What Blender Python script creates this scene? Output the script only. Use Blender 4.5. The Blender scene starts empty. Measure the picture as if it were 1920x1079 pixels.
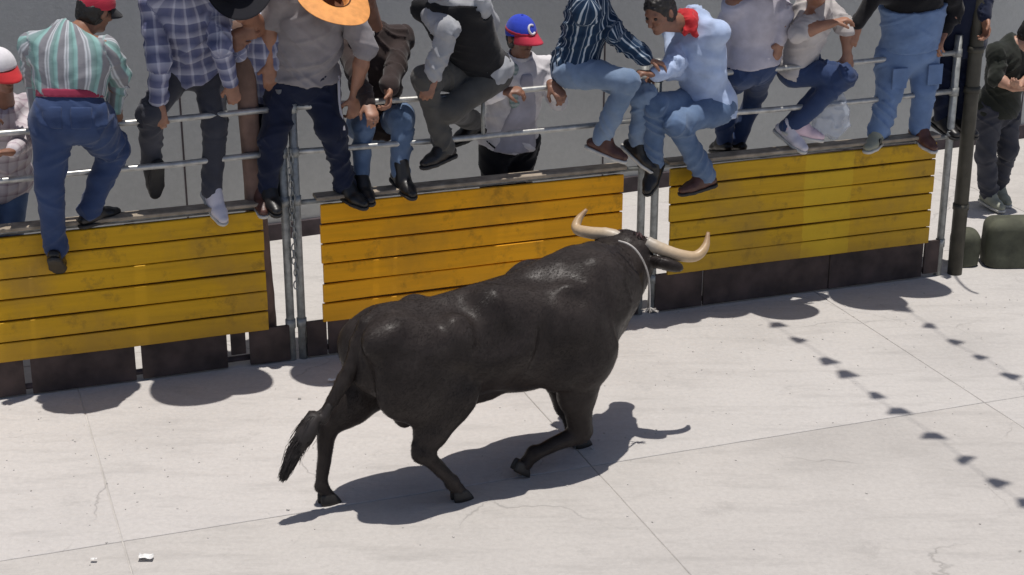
import bpy, bmesh, math, random
import numpy as np
import openvdb as vdb
from mathutils import Vector, Matrix

random.seed(7)
SC = bpy.context.scene
COL = SC.collection
R = math.radians

# ------------------------------------------------------------------ camera
CAM_H, PITCH, FPX = 4.0, R(20.0), 3148.0
cd = bpy.data.cameras.new('camera')
cd.sensor_width = 36.0
cd.lens = FPX / 1920.0 * 36.0
cd.clip_start = 0.1
cd.clip_end = 3000
cam = bpy.data.objects.new('camera', cd)
COL.objects.link(cam)
cam.location = (0, 0, CAM_H)
cam.rotation_euler = (R(90) - PITCH, 0, 0)
SC.camera = cam

# ------------------------------------------------------------------ sky, sun, exposure
SUN_TRAVEL = Vector((-0.055, 0.020, -1.0)).normalized()
world = bpy.data.worlds.new('World')
SC.world = world
world.use_nodes = True
wn = world.node_tree
wn.nodes.clear()
sky = wn.nodes.new('ShaderNodeTexSky')
sky.sky_type = 'NISHITA'
sky.sun_disc = False
_ts = -SUN_TRAVEL
sky.sun_elevation = math.asin(_ts.z)
sky.sun_rotation = math.atan2(_ts.x, _ts.y)
sky.altitude = 2500
sky.air_density = 0.7
sky.dust_density = 8.0
sky.ozone_density = 0.0
bg = wn.nodes.new('ShaderNodeBackground')
bg.inputs['Strength'].default_value = 0.10
wo = wn.nodes.new('ShaderNodeOutputWorld')
wn.links.new(sky.outputs[0], bg.inputs[0])
wn.links.new(bg.outputs[0], wo.inputs[0])

sd = bpy.data.lights.new('sun', 'SUN')
sd.energy = 3.75
sd.angle = R(0.53)
sd.color = (1.0, 0.95, 0.895)
sun = bpy.data.objects.new('sun', sd)
COL.objects.link(sun)
sun.rotation_euler = (-SUN_TRAVEL).to_track_quat('Z', 'Y').to_euler()
sun.location = (0, 8, 20)

SC.view_settings.view_transform = 'Standard'
SC.view_settings.look = 'None'
SC.view_settings.exposure = 0.0
SC.view_settings.gamma = 1.0
SC.view_settings.use_curve_mapping = False

# ------------------------------------------------------------------ places
# the barricade runs along a straight line: W(along, off, z), off > 0 towards the street's middle
F_O = np.array([0, 10.173, 0.0])
F_E = np.array([1, 0.359, 0.0]); F_E /= np.linalg.norm(F_E)
F_T = np.array([F_E[1], -F_E[0], 0.0])
UPV = np.array([0, 0, 1.0])
CC = np.array([0, 0, CAM_H])
_c, _s = math.cos(PITCH), math.sin(PITCH)
FANG = math.atan2(F_E[1], F_E[0])


def W(a, o, z=0.0):
    return F_O + F_E * a + F_T * o + UPV * z


def ray(px, py):
    a = (px - 960) / FPX
    b = -(py - 539.5) / FPX
    d = np.array([a, _c + b * _s, -_s + b * _c])
    return d / np.linalg.norm(d)


def at_off(px, py, off):
    D = ray(px, py)
    o = F_O + F_T * off
    return CC + D * (((o - CC) @ F_T) / (D @ F_T))


def at_z(px, py, z=0.0):
    D = ray(px, py)
    return CC + D * ((z - CAM_H) / D[2])


def reach(parent, L, px, py, sg):
    D = ray(px, py)
    w = parent - CC
    t0 = w @ D
    h2 = w @ w - t0 * t0
    if h2 >= L * L:
        return CC + D * t0
    s = math.sqrt(L * L - h2)
    return CC + D * (t0 - s if sg == '+' else t0 + s)


# ------------------------------------------------------------------ materials
def nm(name):
    m = bpy.data.materials.new(name)
    m.use_nodes = True
    nt = m.node_tree
    b = nt.nodes['Principled BSDF']
    return m, nt, b


def N(nt, t, **kw):
    n = nt.nodes.new(t)
    for k, v in kw.items():
        if k in n.inputs:
            n.inputs[k].default_value = v
        else:
            setattr(n, k, v)
    return n


def ramp(nt, src, stops):
    r = nt.nodes.new('ShaderNodeValToRGB')
    el = r.color_ramp.elements
    while len(el) < len(stops):
        el.new(0.5)
    for e, (p, c) in zip(el, stops):
        e.position = p
        e.color = (c[0], c[1], c[2], 1) if not isinstance(c, (int, float)) else (c, c, c, 1)
    nt.links.new(src, r.inputs[0])
    return r.outputs[0]


def mix(nt, fac, a, b, mode='MIX'):
    n = nt.nodes.new('ShaderNodeMix')
    n.data_type = 'RGBA'
    n.blend_type = mode
    for sock, v in ((n.inputs[0], fac), (n.inputs[6], a), (n.inputs[7], b)):
        if hasattr(v, 'is_linked'):
            nt.links.new(v, sock)
        elif isinstance(v, (int, float)):
            sock.default_value = v
        else:
            sock.default_value = (v[0], v[1], v[2], 1)
    return n.outputs[2]


def math_n(nt, op, a, b=0.0, c=None):
    n = nt.nodes.new('ShaderNodeMath')
    n.operation = op
    for i, v in enumerate((a, b) if c is None else (a, b, c)):
        if hasattr(v, 'is_linked'):
            nt.links.new(v, n.inputs[i])
        else:
            n.inputs[i].default_value = v
    return n.outputs[0]


def coords(nt, scale=(1, 1, 1), kind='Object', rot=(0, 0, 0)):
    t = nt.nodes.new('ShaderNodeTexCoord')
    m = nt.nodes.new('ShaderNodeMapping')
    m.inputs['Scale'].default_value = scale
    m.inputs['Rotation'].default_value = rot
    nt.links.new(t.outputs[kind], m.inputs[0])
    return m.outputs[0]


def noise(nt, vec, scale, detail=4, rough=0.55, out=0):
    n = N(nt, 'ShaderNodeTexNoise', Scale=scale, Detail=detail, Roughness=rough)
    nt.links.new(vec, n.inputs['Vector'])
    return n.outputs[out]


def bump(nt, b, h, strength=0.3, dist=0.01):
    n = N(nt, 'ShaderNodeBump', Strength=strength, Distance=dist)
    nt.links.new(h, n.inputs['Height'])
    nt.links.new(n.outputs[0], b.inputs['Normal'])


def simple(name, col, rough=0.6, metal=0.0, var=0.25, scale=14, bmp=0.15, bscale=60, spec=0.5):
    m, nt, b = nm(name)
    v = coords(nt)
    n = noise(nt, v, scale)
    lo = [c * (1 - var) for c in col]
    hi = [min(1, c * (1 + var)) for c in col]
    nt.links.new(ramp(nt, n, [(0.3, lo), (0.7, hi)]), b.inputs['Base Color'])
    b.inputs['Roughness'].default_value = rough
    b.inputs['Metallic'].default_value = metal
    b.inputs['Specular IOR Level'].default_value = spec
    if bmp:
        bump(nt, b, noise(nt, v, bscale), bmp, 0.004)
    return m


def cloth(name, col, wear=None, var=0.18, weave=900, rough=0.9):
    m, nt, b = nm(name)
    v = coords(nt)
    n = noise(nt, v, 9, 5)
    c = ramp(nt, n, [(0.3, [x * (1 - var) for x in col]), (0.72, [min(1, x * (1 + var)) for x in col])])
    if wear is not None:
        n2 = noise(nt, v, 3.5, 8, 0.6)
        c = mix(nt, ramp(nt, n2, [(0.40, 0.0), (0.80, 0.5)]), c, wear)
    nt.links.new(c, b.inputs['Base Color'])
    b.inputs['Roughness'].default_value = rough
    b.inputs['Specular IOR Level'].default_value = 0.2
    b.inputs['Sheen Weight'].default_value = 0.15
    bump(nt, b, noise(nt, coords(nt, (8, 8, 30), rot=(0.25, 0.3, 0)), 1.0, 5, 0.55), 0.22, 0.012)
    return m


def striped(name, stops, period, plaid=None, vperiod=None):
    """woven stripes along the garment, from the 'weave' attribute (x across, y along)"""
    m, nt, b = nm(name)
    a = nt.nodes.new('ShaderNodeAttribute')
    a.attribute_name = 'weave'
    sp = nt.nodes.new('ShaderNodeSeparateXYZ')
    nt.links.new(a.outputs['Vector'], sp.inputs[0])
    jit = noise(nt, coords(nt), 12, 2)
    ux = math_n(nt, 'ADD', sp.outputs[0], math_n(nt, 'MULTIPLY', jit, 0.012))
    fu = math_n(nt, 'FRACT', math_n(nt, 'ADD', math_n(nt, 'DIVIDE', ux, period), 50.0))
    r = nt.nodes.new('ShaderNodeValToRGB')
    r.color_ramp.interpolation = 'LINEAR'
    el = r.color_ramp.elements
    while len(el) < len(stops):
        el.new(0.5)
    for e_, (p, c) in zip(el, stops):
        e_.position = p
        e_.color = (*c, 1)
    nt.links.new(fu, r.inputs[0])
    c = r.outputs[0]
    if plaid:
        fv = math_n(nt, 'FRACT', math_n(nt, 'ADD', math_n(nt, 'DIVIDE', sp.outputs[1], vperiod), 50.0))
        r2 = nt.nodes.new('ShaderNodeValToRGB')
        el = r2.color_ramp.elements
        while len(el) < len(plaid):
            el.new(0.5)
        for e_, (p, cc) in zip(el, plaid):
            e_.position = p
            e_.color = (*cc, 1)
        nt.links.new(fv, r2.inputs[0])
        c = mix(nt, 0.5, c, r2.outputs[0])
    v = coords(nt)
    n = noise(nt, v, 10, 4)
    c = mix(nt, 0.35, c, ramp(nt, n, [(0.3, 0.55), (0.7, 1.0)]), 'MULTIPLY')
    nt.links.new(c, b.inputs['Base Color'])
    b.inputs['Roughness'].default_value = 0.9
    b.inputs['Specular IOR Level'].default_value = 0.2
    bump(nt, b, noise(nt, coords(nt, (8, 8, 30), rot=(0.25, 0.3, 0)), 1.0, 5, 0.55), 0.22, 0.012)
    return m


def concrete_mat(name, base, seed):
    m, nt, b = nm(name)
    tc = nt.nodes.new('ShaderNodeNewGeometry')
    mp = nt.nodes.new('ShaderNodeMapping')
    mp.inputs['Location'].default_value = (seed, seed * 0.7, 0)
    nt.links.new(tc.outputs['Position'], mp.inputs[0])
    v = mp.outputs[0]
    big = noise(nt, v, 0.7, 6, 0.6)
    fine = noise(nt, v, 34, 8, 0.7)
    c = ramp(nt, big, [(0.25, [x * 0.86 for x in base]), (0.48, base), (0.75, [min(1, x * 1.07) for x in base])])
    c = mix(nt, 0.30, c, ramp(nt, fine, [(0.32, 0.62), (0.62, 1.0)]), 'MULTIPLY')
    # trowel streaks and scuffs
    mp2 = nt.nodes.new('ShaderNodeMapping')
    mp2.inputs['Scale'].default_value = (0.9, 4.2, 1)
    mp2.inputs['Rotation'].default_value = (0, 0, R(-12))
    nt.links.new(tc.outputs['Position'], mp2.inputs[0])
    st = noise(nt, mp2.outputs[0], 1.8, 7, 0.7)
    c = mix(nt, ramp(nt, st, [(0.50, 0.0), (0.72, 0.6)]), c, [x * 0.70 for x in base])
    # drag marks and dried splashes
    dm = noise(nt, v, 2.6, 9, 0.75)
    c = mix(nt, ramp(nt, dm, [(0.60, 0.0), (0.66, 0.30)]), c, [x * 0.62 for x in base])
    c = mix(nt, ramp(nt, dm, [(0.30, 0.35), (0.37, 0.0)]), c, [min(1, x * 1.25) for x in base])
    # hairline cracks: thin lines where two warped noises meet
    warp = nt.nodes.new('ShaderNodeVectorMath'); warp.operation = 'ADD'
    wv = nt.nodes.new('ShaderNodeVectorMath'); wv.operation = 'SCALE'
    wv.inputs['Scale'].default_value = 0.35
    nt.links.new(noise(nt, v, 1.6, 5, 0.6, 1), wv.inputs[0])
    nt.links.new(v, warp.inputs[0]); nt.links.new(wv.outputs[0], warp.inputs[1])
    vo = N(nt, 'ShaderNodeTexVoronoi', feature='DISTANCE_TO_EDGE', Scale=0.55)
    nt.links.new(warp.outputs[0], vo.inputs['Vector'])
    line = ramp(nt, vo.outputs['Distance'], [(0.0, 1.0), (0.0042, 0.0)])
    gate = ramp(nt, noise(nt, v, 1.1, 3), [(0.50, 0.0), (0.62, 0.38)])
    cr = math_n(nt, 'MULTIPLY', line, gate)
    c = mix(nt, cr, c, [x * 0.3 for x in base])
    # specks of dirt
    vs = N(nt, 'ShaderNodeTexVoronoi', feature='F1', Scale=9.0, Randomness=1.0)
    nt.links.new(warp.outputs[0], vs.inputs['Vector'])
    sp = ramp(nt, vs.outputs['Distance'], [(0.05, 1.0), (0.10, 0.0)])
    gate2 = ramp(nt, noise(nt, v, 2.3, 3), [(0.56, 0.0), (0.64, 0.7)])
    c = mix(nt, math_n(nt, 'MULTIPLY', sp, gate2), c, [x * 0.35 for x in base])
    nt.links.new(c, b.inputs['Base Color'])
    b.inputs['Roughness'].default_value = 0.9
    b.inputs['Specular IOR Level'].default_value = 0.25
    h = math_n(nt, 'ADD', math_n(nt, 'MULTIPLY', fine, 0.35), math_n(nt, 'MULTIPLY', noise(nt, v, 7, 6, 0.6), 0.9))
    h = math_n(nt, 'ADD', h, math_n(nt, 'MULTIPLY', st, 0.8))
    h = math_n(nt, 'SUBTRACT', h, math_n(nt, 'MULTIPLY', cr, 0.8))
    bump(nt, b, h, 0.5, 0.022)
    return m


def slat_mat(name, base, dirt, patch=None):
    m, nt, b = nm(name)
    oi = nt.nodes.new('ShaderNodeObjectInfo')
    tc = nt.nodes.new('ShaderNodeTexCoord')
    off = nt.nodes.new('ShaderNodeVectorMath'); off.operation = 'ADD'
    cm = nt.nodes.new('ShaderNodeCombineXYZ')
    nt.links.new(math_n(nt, 'MULTIPLY', oi.outputs['Random'], 37.0), cm.inputs[0])
    nt.links.new(math_n(nt, 'MULTIPLY', oi.outputs['Random'], 11.0), cm.inputs[2])
    nt.links.new(tc.outputs['Object'], off.inputs[0]); nt.links.new(cm.outputs[0], off.inputs[1])
    mp = nt.nodes.new('ShaderNodeMapping')
    mp.inputs['Scale'].default_value = (1.6, 20, 26)
    nt.links.new(off.outputs[0], mp.inputs[0])
    g = noise(nt, mp.outputs[0], 1.0, 6, 0.62)
    c = ramp(nt, g, [(0.25, [x * 0.82 for x in base]), (0.5, base), (0.8, [min(1, x * 1.14) for x in base])])
    tone = ramp(nt, oi.outputs['Random'], [(0.0, 0.92), (1.0, 1.0)])
    c = mix(nt, 1.0, c, tone, 'MULTIPLY')
    # scuffed dirt from hands, boots and horns
    mp2 = nt.nodes.new('ShaderNodeMapping')
    mp2.inputs['Scale'].default_value = (1.0, 1.0, 2.0)
    nt.links.new(tc.outputs['Object'], mp2.inputs[0])
    geo = nt.nodes.new('ShaderNodeNewGeometry')
    d = noise(nt, geo.outputs['Position'], 2.1, 8, 0.66)
    c = mix(nt, ramp(nt, d, [(0.48, 0.0), (0.70, 0.8)]), c, dirt)
    d2 = noise(nt, geo.outputs['Position'], 7.0, 6, 0.7)
    c = mix(nt, ramp(nt, d2, [(0.56, 0.0), (0.70, 0.65)]), c, [x * 0.55 for x in dirt])
    sz = nt.nodes.new('ShaderNodeSeparateXYZ'); nt.links.new(geo.outputs['Position'], sz.inputs[0])
    low = ramp(nt, math_n(nt, 'ADD', sz.outputs[2], math_n(nt, 'MULTIPLY', d2, 0.25)), [(0.36, 0.55), (0.62, 0.0)])
    c = mix(nt, low, c, dirt)
    if patch is not None:
        so = nt.nodes.new('ShaderNodeSeparateXYZ'); nt.links.new(tc.outputs['Object'], so.inputs[0])
        wob = math_n(nt, 'MULTIPLY', noise(nt, geo.outputs['Position'], 9, 3), 0.06)
        x = math_n(nt, 'ADD', so.outputs[0], wob)
        inside = math_n(nt, 'MULTIPLY', math_n(nt, 'GREATER_THAN', x, patch[0]), math_n(nt, 'LESS_THAN', x, patch[1]))
        c = mix(nt, math_n(nt, 'MULTIPLY', inside, ramp(nt, d, [(0.3, 0.75), (0.62, 0.2)])), c, (0.70, 0.47, 0.02))
    nt.links.new(c, b.inputs['Base Color'])
    b.inputs['Roughness'].default_value = 0.62
    b.inputs['Specular IOR Level'].default_value = 0.3
    bump(nt, b, g, 0.3, 0.004)
    return m


def hide_mat():
    m, nt, b = nm('black_hide')
    v = coords(nt)
    n = noise(nt, v, 5, 6, 0.6)
    c = ramp(nt, n, [(0.3, (0.025, 0.0203, 0.0187)), (0.7, (0.046, 0.038, 0.0345))])
    dust = noise(nt, v, 3.1, 5)
    c = mix(nt, ramp(nt, dust, [(0.5, 0.0), (0.8, 0.4)]), c, (0.075, 0.063, 0.056))
    nt.links.new(c, b.inputs['Base Color'])
    nt.links.new(ramp(nt, noise(nt, v, 13, 5, 0.6), [(0.3, 0.32), (0.7, 0.46)]), b.inputs['Roughness'])
    b.inputs['Specular IOR Level'].default_value = 0.13
    b.inputs['Sheen Weight'].default_value = 0.0
    b.inputs['Sheen Roughness'].default_value = 0.5
    b.inputs['Sheen Tint'].default_value = (0.9, 0.8, 0.78, 1)
    mp = coords(nt, (22, 150, 60))
    h = math_n(nt, 'ADD', math_n(nt, 'MULTIPLY', noise(nt, mp, 1.0, 3, 0.5), 0.35), math_n(nt, 'MULTIPLY', noise(nt, v, 6, 3), 1.6))
    bump(nt, b, h, 0.22, 0.014)
    return m


M = {}
M['hide'] = hide_mat()
M['horn'] = None
mh, nt, b = nm('horn')
a = nt.nodes.new('ShaderNodeAttribute'); a.attribute_name = 'weave'
sp = nt.nodes.new('ShaderNodeSeparateXYZ'); nt.links.new(a.outputs['Vector'], sp.inputs[0])
hc = ramp(nt, sp.outputs[1], [(0.0, (0.46, 0.42, 0.36)), (0.25, (0.56, 0.44, 0.30)), (0.75, (0.54, 0.37, 0.20)), (1.0, (0.34, 0.21, 0.12))])
hc = mix(nt, 0.4, hc, ramp(nt, noise(nt, coords(nt), 40, 5), [(0.3, 0.65), (0.7, 1.0)]), 'MULTIPLY')
nt.links.new(hc, b.inputs['Base Color']); b.inputs['Roughness'].default_value = 0.42
bump(nt, b, noise(nt, coords(nt), 70, 4), 0.2, 0.003)
M['horn'] = mh
M['hoof'] = simple('hoof', (0.03, 0.026, 0.022), 0.6)
M['forelock'] = simple('reddish_brown_hair', (0.060, 0.028, 0.028), 0.7)
M['tailhair'] = simple('tail_hair', (0.025, 0.02, 0.018), 0.65)
M['slab'] = [concrete_mat('street_concrete', (0.53, 0.508, 0.482), 3.1), concrete_mat('street_concrete_pale', (0.55, 0.525, 0.50), 21.7), concrete_mat('street_concrete_worn', (0.515, 0.49, 0.46), 40.3)]
M['ground'] = simple('packed_earth', (0.47, 0.45, 0.42), 0.95, scale=3)
M['far_street'] = concrete_mat('far_street_concrete', (0.53, 0.51, 0.48), 9.9)
M['slat_olive'] = slat_mat('slat_paint_olive_yellow', (0.68, 0.375, 0.007), (0.42, 0.24, 0.035))
M['slat_orange'] = slat_mat('slat_paint_orange_yellow', (0.88, 0.40, 0.004), (0.60, 0.29, 0.016))
M['slat_patch'] = slat_mat('slat_paint_patched_yellow', (0.61, 0.35, 0.009), (0.38, 0.225, 0.035), (0.02, 0.38))
M['steel'] = simple('galvanised_steel', (0.30, 0.31, 0.30), 0.5, 0.35, 0.3, 25, 0.15)
M['rail'] = simple('worn_rail_steel', (0.46, 0.46, 0.44), 0.38, 0.55, 0.25, 20, 0.12)
M['darksteel'] = simple('weathered_dark_pole', (0.055, 0.052, 0.040), 0.6, 0.2, 0.35, 10)
M['ledge'] = simple('scuffed_timber_ledge', (0.30, 0.25, 0.19), 0.8, 0, 0.4, 12)
M['timber'] = simple('weathered_timber', (0.17, 0.105, 0.08), 0.85, 0, 0.5, 5, 0.6, 30)
M['kick'] = simple('stained_kick_board', (0.060, 0.041, 0.036), 0.85, 0, 0.5, 6)  # brown of the battens and of the boards that imitate shade
M['backing'] = simple('dark_stained_backing', (0.12, 0.055, 0.008), 0.9)
M['kickrail'] = simple('rusty_foot_rail', (0.06, 0.045, 0.05), 0.7, 0.2, 0.4, 9)

# grey rendered wall
mw, nt, b = nm('grey_render')
geo = nt.nodes.new('ShaderNodeNewGeometry')
v = geo.outputs['Position']
n1 = noise(nt, v, 0.8, 6, 0.6)
wc = ramp(nt, n1, [(0.3, (0.39, 0.40, 0.39)), (0.7, (0.48, 0.49, 0.475))])
wc = mix(nt, 0.3, wc, ramp(nt, noise(nt, v, 22, 8, 0.7), [(0.35, 0.7), (0.65, 1.0)]), 'MULTIPLY')
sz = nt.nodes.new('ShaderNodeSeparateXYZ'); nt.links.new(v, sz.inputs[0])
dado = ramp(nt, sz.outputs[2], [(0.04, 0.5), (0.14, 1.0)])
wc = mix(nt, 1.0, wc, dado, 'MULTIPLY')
nt.links.new(wc, b.inputs['Base Color']); b.inputs['Roughness'].default_value = 0.9
bump(nt, b, noise(nt, v, 30, 8, 0.7), 0.4, 0.01)
M['wall'] = mw


def skin_mat(name, col):
    m, nt, b = nm(name)
    v = coords(nt)
    c = ramp(nt, noise(nt, v, 16, 4), [(0.3, [x * 0.8 for x in col]), (0.7, [x * 1.15 for x in col])])
    nt.links.new(c, b.inputs['Base Color'])
    b.inputs['Roughness'].default_value = 0.5
    b.inputs['Subsurface Weight'].default_value = 0.06
    b.inputs['Subsurface Radius'].default_value = (0.01, 0.004, 0.002)
    bump(nt, b, noise(nt, v, 90, 4), 0.15, 0.003)
    return m


M['skin'] = skin_mat('tanned_skin', (0.33, 0.165, 0.105))
M['skin_dark'] = skin_mat('brown_skin', (0.25, 0.12, 0.075))
M['skin_light'] = skin_mat('light_brown_skin', (0.46, 0.26, 0.18))
M['hair'] = simple('black_hair', (0.012, 0.010, 0.009), 0.5, bmp=0.6, bscale=160)
M['eye'] = simple('dark_eye', (0.02, 0.012, 0.01), 0.15, bmp=0)
M['denim_dark'] = cloth('dark_blue_denim', (0.030, 0.052, 0.125), (0.055, 0.09, 0.19))
M['denim_mid'] = cloth('mid_blue_denim', (0.09, 0.145, 0.25), (0.26, 0.34, 0.46))
M['denim_light'] = cloth('light_blue_denim', (0.155, 0.225, 0.34), (0.38, 0.46, 0.57))
M['denim_overall'] = cloth('faded_overall_denim', (0.125, 0.20, 0.36), (0.24, 0.34, 0.52))
M['navy'] = cloth('navy_cloth', (0.012, 0.017, 0.04))
M['charcoal'] = cloth('charcoal_cloth', (0.05, 0.052, 0.065))
M['greyslack'] = cloth('dark_grey_twill', (0.075, 0.073, 0.068), (0.12, 0.115, 0.105))
M['black'] = cloth('black_cloth', (0.012, 0.012, 0.014))
M['maroon'] = cloth('dark_maroon_cloth', (0.035, 0.010, 0.012))
M['brownjacket'] = cloth('brown_jacket_cloth', (0.040, 0.028, 0.026))
M['leather'] = cloth('worn_brown_leather', (0.13, 0.075, 0.05), (0.28, 0.19, 0.14))
M['tan'] = cloth('dusty_tan_cloth', (0.20, 0.155, 0.13), (0.34, 0.27, 0.23))
M['greytee'] = cloth('grey_jersey', (0.25, 0.235, 0.245))
M['palegrey'] = cloth('pale_grey_jersey', (0.42, 0.41, 0.47))
M['white'] = cloth('white_cotton', (0.72, 0.70, 0.72))
M['lavender'] = cloth('pale_lavender_cotton', (0.50, 0.48, 0.54))
M['greyshirt'] = cloth('light_grey_cotton', (0.34, 0.35, 0.37), (0.48, 0.49, 0.5))
M['lightblue'] = cloth('light_blue_cotton', (0.40, 0.50, 0.70), (0.55, 0.63, 0.80))
M['cream'] = cloth('cream_cotton', (0.50, 0.47, 0.46))
M['blacktee'] = cloth('black_green_jersey', (0.020, 0.023, 0.018))
M['red'] = cloth('red_cloth', (0.50, 0.03, 0.035))
M['redcap'] = cloth('red_cap_cloth', (0.48, 0.035, 0.065))
M['bluecap'] = cloth('bright_blue_cap_cloth', (0.035, 0.07, 0.55))
M['blackfelt'] = cloth('black_felt', (0.010, 0.010, 0.014))
M['orangestraw'] = simple('orange_straw', (0.74, 0.32, 0.09), 0.75, 0, 0.15, 20, 0.4, 140)
M['darkstraw'] = simple('dark_straw_lining', (0.14, 0.05, 0.018), 0.85, 0, 0.3, 20, 0.4, 140)
M['tanstraw'] = simple('tan_straw', (0.45, 0.34, 0.20), 0.8, 0, 0.15, 20, 0.4, 140)
M['beltred'] = cloth('crimson_belt_leather', (0.30, 0.035, 0.075))
M['beltblack'] = simple('black_belt_leather', (0.012, 0.012, 0.012), 0.4)
M['shoe_black'] = simple('black_shoe_leather', (0.012, 0.011, 0.011), 0.4)
M['shoe_brown'] = simple('brown_shoe_leather', (0.09, 0.035, 0.025), 0.45)
M['shoe_white'] = simple('white_trainer', (0.62, 0.60, 0.66), 0.6, var=0.1)
M['shoe_pink'] = simple('pink_white_trainer', (0.66, 0.50, 0.56), 0.6, var=0.15)
M['shoe_grey'] = simple('grey_green_trainer', (0.30, 0.31, 0.24), 0.6, var=0.12)
M['sole'] = simple('pale_rubber_sole', (0.55, 0.54, 0.50), 0.7, var=0.1)
M['sole_dark'] = simple('dark_rubber_sole', (0.03, 0.028, 0.026), 0.7)
M['paper'] = simple('white_paper', (0.78, 0.77, 0.74), 0.8, var=0.05)
M['rope'] = simple('pale_rope', (0.52, 0.49, 0.45), 0.9, bmp=0.5, bscale=220)
M['cord'] = simple('dark_cord', (0.03, 0.03, 0.03), 0.8)
M['bunting'] = cloth('bunting_cloth', (0.45, 0.08, 0.10))
M['awning'] = cloth('green_awning_cloth', (0.06, 0.14, 0.07))
M['teal_stripe'] = striped('green_white_striped_shirt', [(0.0, (0.20, 0.33, 0.31)), (0.22, (0.26, 0.36, 0.36)), (0.27, (0.60, 0.63, 0.66)), (0.35, (0.30, 0.32, 0.34)), (0.43, (0.62, 0.65, 0.68)), (0.50, (0.25, 0.25, 0.27)), (0.78, (0.27, 0.27, 0.29)), (0.84, (0.32, 0.52, 0.50)), (1.0, (0.24, 0.42, 0.39))], 0.115)
M['plaid_blue'] = striped('blue_grey_plaid_shirt', [(0.0, (0.10, 0.12, 0.24)), (0.40, (0.14, 0.16, 0.28)), (0.46, (0.52, 0.54, 0.66)), (0.60, (0.44, 0.45, 0.56)), (0.66, (0.18, 0.19, 0.30)), (1.0, (0.10, 0.12, 0.24))], 0.085, [(0.0, (0.10, 0.11, 0.2)), (0.45, (0.16, 0.17, 0.28)), (0.5, (0.62, 0.64, 0.74)), (0.75, (0.40, 0.41, 0.52)), (1.0, (0.10, 0.11, 0.2))], 0.095)
M['plaid_pink'] = striped('pink_white_plaid_shirt', [(0.0, (0.62, 0.56, 0.58)), (0.5, (0.66, 0.6, 0.62)), (0.58, (0.32, 0.22, 0.26)), (0.8, (0.5, 0.42, 0.46)), (1.0, (0.62, 0.56, 0.58))], 0.07, [(0.0, (0.66, 0.62, 0.64)), (0.55, (0.66, 0.62, 0.64)), (0.62, (0.26, 0.2, 0.24)), (0.8, (0.5, 0.42, 0.46)), (1.0, (0.64, 0.6, 0.62))], 0.08)
M['navy_stripe'] = striped('navy_white_striped_shirt', [(0.0, (0.016, 0.035, 0.075)), (0.36, (0.02, 0.05, 0.10)), (0.40, (0.50, 0.56, 0.62)), (0.50, (0.46, 0.53, 0.60)), (0.54, (0.02, 0.05, 0.10)), (0.74, (0.02, 0.045, 0.09)), (0.78, (0.36, 0.42, 0.5)), (0.84, (0.03, 0.06, 0.11)), (1.0, (0.016, 0.035, 0.075))], 0.075)
M['scarf'] = striped('green_white_checked_scarf', [(0.0, (0.10, 0.22, 0.20)), (0.45, (0.12, 0.24, 0.22)), (0.5, (0.62, 0.66, 0.66)), (1.0, (0.5, 0.55, 0.55))], 0.03, [(0.0, (0.10, 0.2, 0.18)), (0.5, (0.6, 0.64, 0.64)), (1.0, (0.12, 0.22, 0.2))], 0.03)
mb, nt, b = nm('clear_plastic_film')
b.inputs['Base Color'].default_value = (0.62, 0.68, 0.78, 1)
b.inputs['Roughness'].default_value = 0.18
b.inputs['Alpha'].default_value = 0.38
bump(nt, b, noise(nt, coords(nt), 18, 5), 0.8, 0.02)
M['film'] = mb


# ------------------------------------------------------------------ mesh helpers
def link(o, parent=None):
    COL.objects.link(o)
    if parent is not None:
        o.parent = parent
    return o


def tag(o, label, cat, group=None, kind=None):
    if label: o['label'] = label
    if cat: o['category'] = cat
    if group: o['group'] = group
    if kind: o['kind'] = kind
    return o


def thing(name, label, cat, loc=(0, 0, 0), rz=0.0, group=None):
    o = bpy.data.objects.new(name, None)
    o.empty_display_size = 0.1
    o.location = tuple(loc)
    o.rotation_euler = (0, 0, rz)
    link(o)
    return tag(o, label, cat, group)


def inv_apply(parent, P):
    """world points -> the parent's own space (parents are placed and turned about z only)"""
    if parent is None:
        return P
    Mx = Matrix.Identity(4)
    o = parent
    chain = []
    while o is not None:
        chain.append(o); o = o.parent
    for o in reversed(chain):
        Mx = Mx @ Matrix.LocRotScale(o.location, o.rotation_euler, o.scale)
    Mi = np.array(Mx.inverted())
    return P @ Mi[:3, :3].T + Mi[:3, 3]


def mesh_obj(name, V, F, mat, parent=None, smooth=True, weave=None, world_space=True):
    V = np.asarray(V, float)
    if world_space:
        V = inv_apply(parent, V)
    me = bpy.data.meshes.new(name)
    if isinstance(F, np.ndarray):
        n = F.shape[1]
        me.vertices.add(len(V)); me.vertices.foreach_set('co', V.astype(np.float32).ravel())
        me.loops.add(F.size); me.loops.foreach_set('vertex_index', F.astype(np.int32).ravel())
        me.polygons.add(len(F)); me.polygons.foreach_set('loop_start', np.arange(0, F.size, n, dtype=np.int32))
        me.polygons.foreach_set('loop_total', np.full(len(F), n, np.int32))
        me.update(calc_edges=True)
        me.validate()
    else:
        me.from_pydata([tuple(v) for v in V], [], F)
    me.polygons.foreach_set('use_smooth', [bool(smooth)] * len(me.polygons))
    if weave is not None:
        at = me.attributes.new('weave', 'FLOAT_VECTOR', 'POINT')
        at.data.foreach_set('vector', np.asarray(weave, np.float32).ravel())
    me.materials.append(mat)
    o = bpy.data.objects.new(name, me)
    return link(o, parent)


def frame(d):
    d = d / np.linalg.norm(d)
    r = np.array([0, 0, 1.0]) if abs(d[2]) < 0.9 else np.array([1.0, 0, 0])
    a = np.cross(d, r); a /= np.linalg.norm(a)
    return a, np.cross(d, a)


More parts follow.
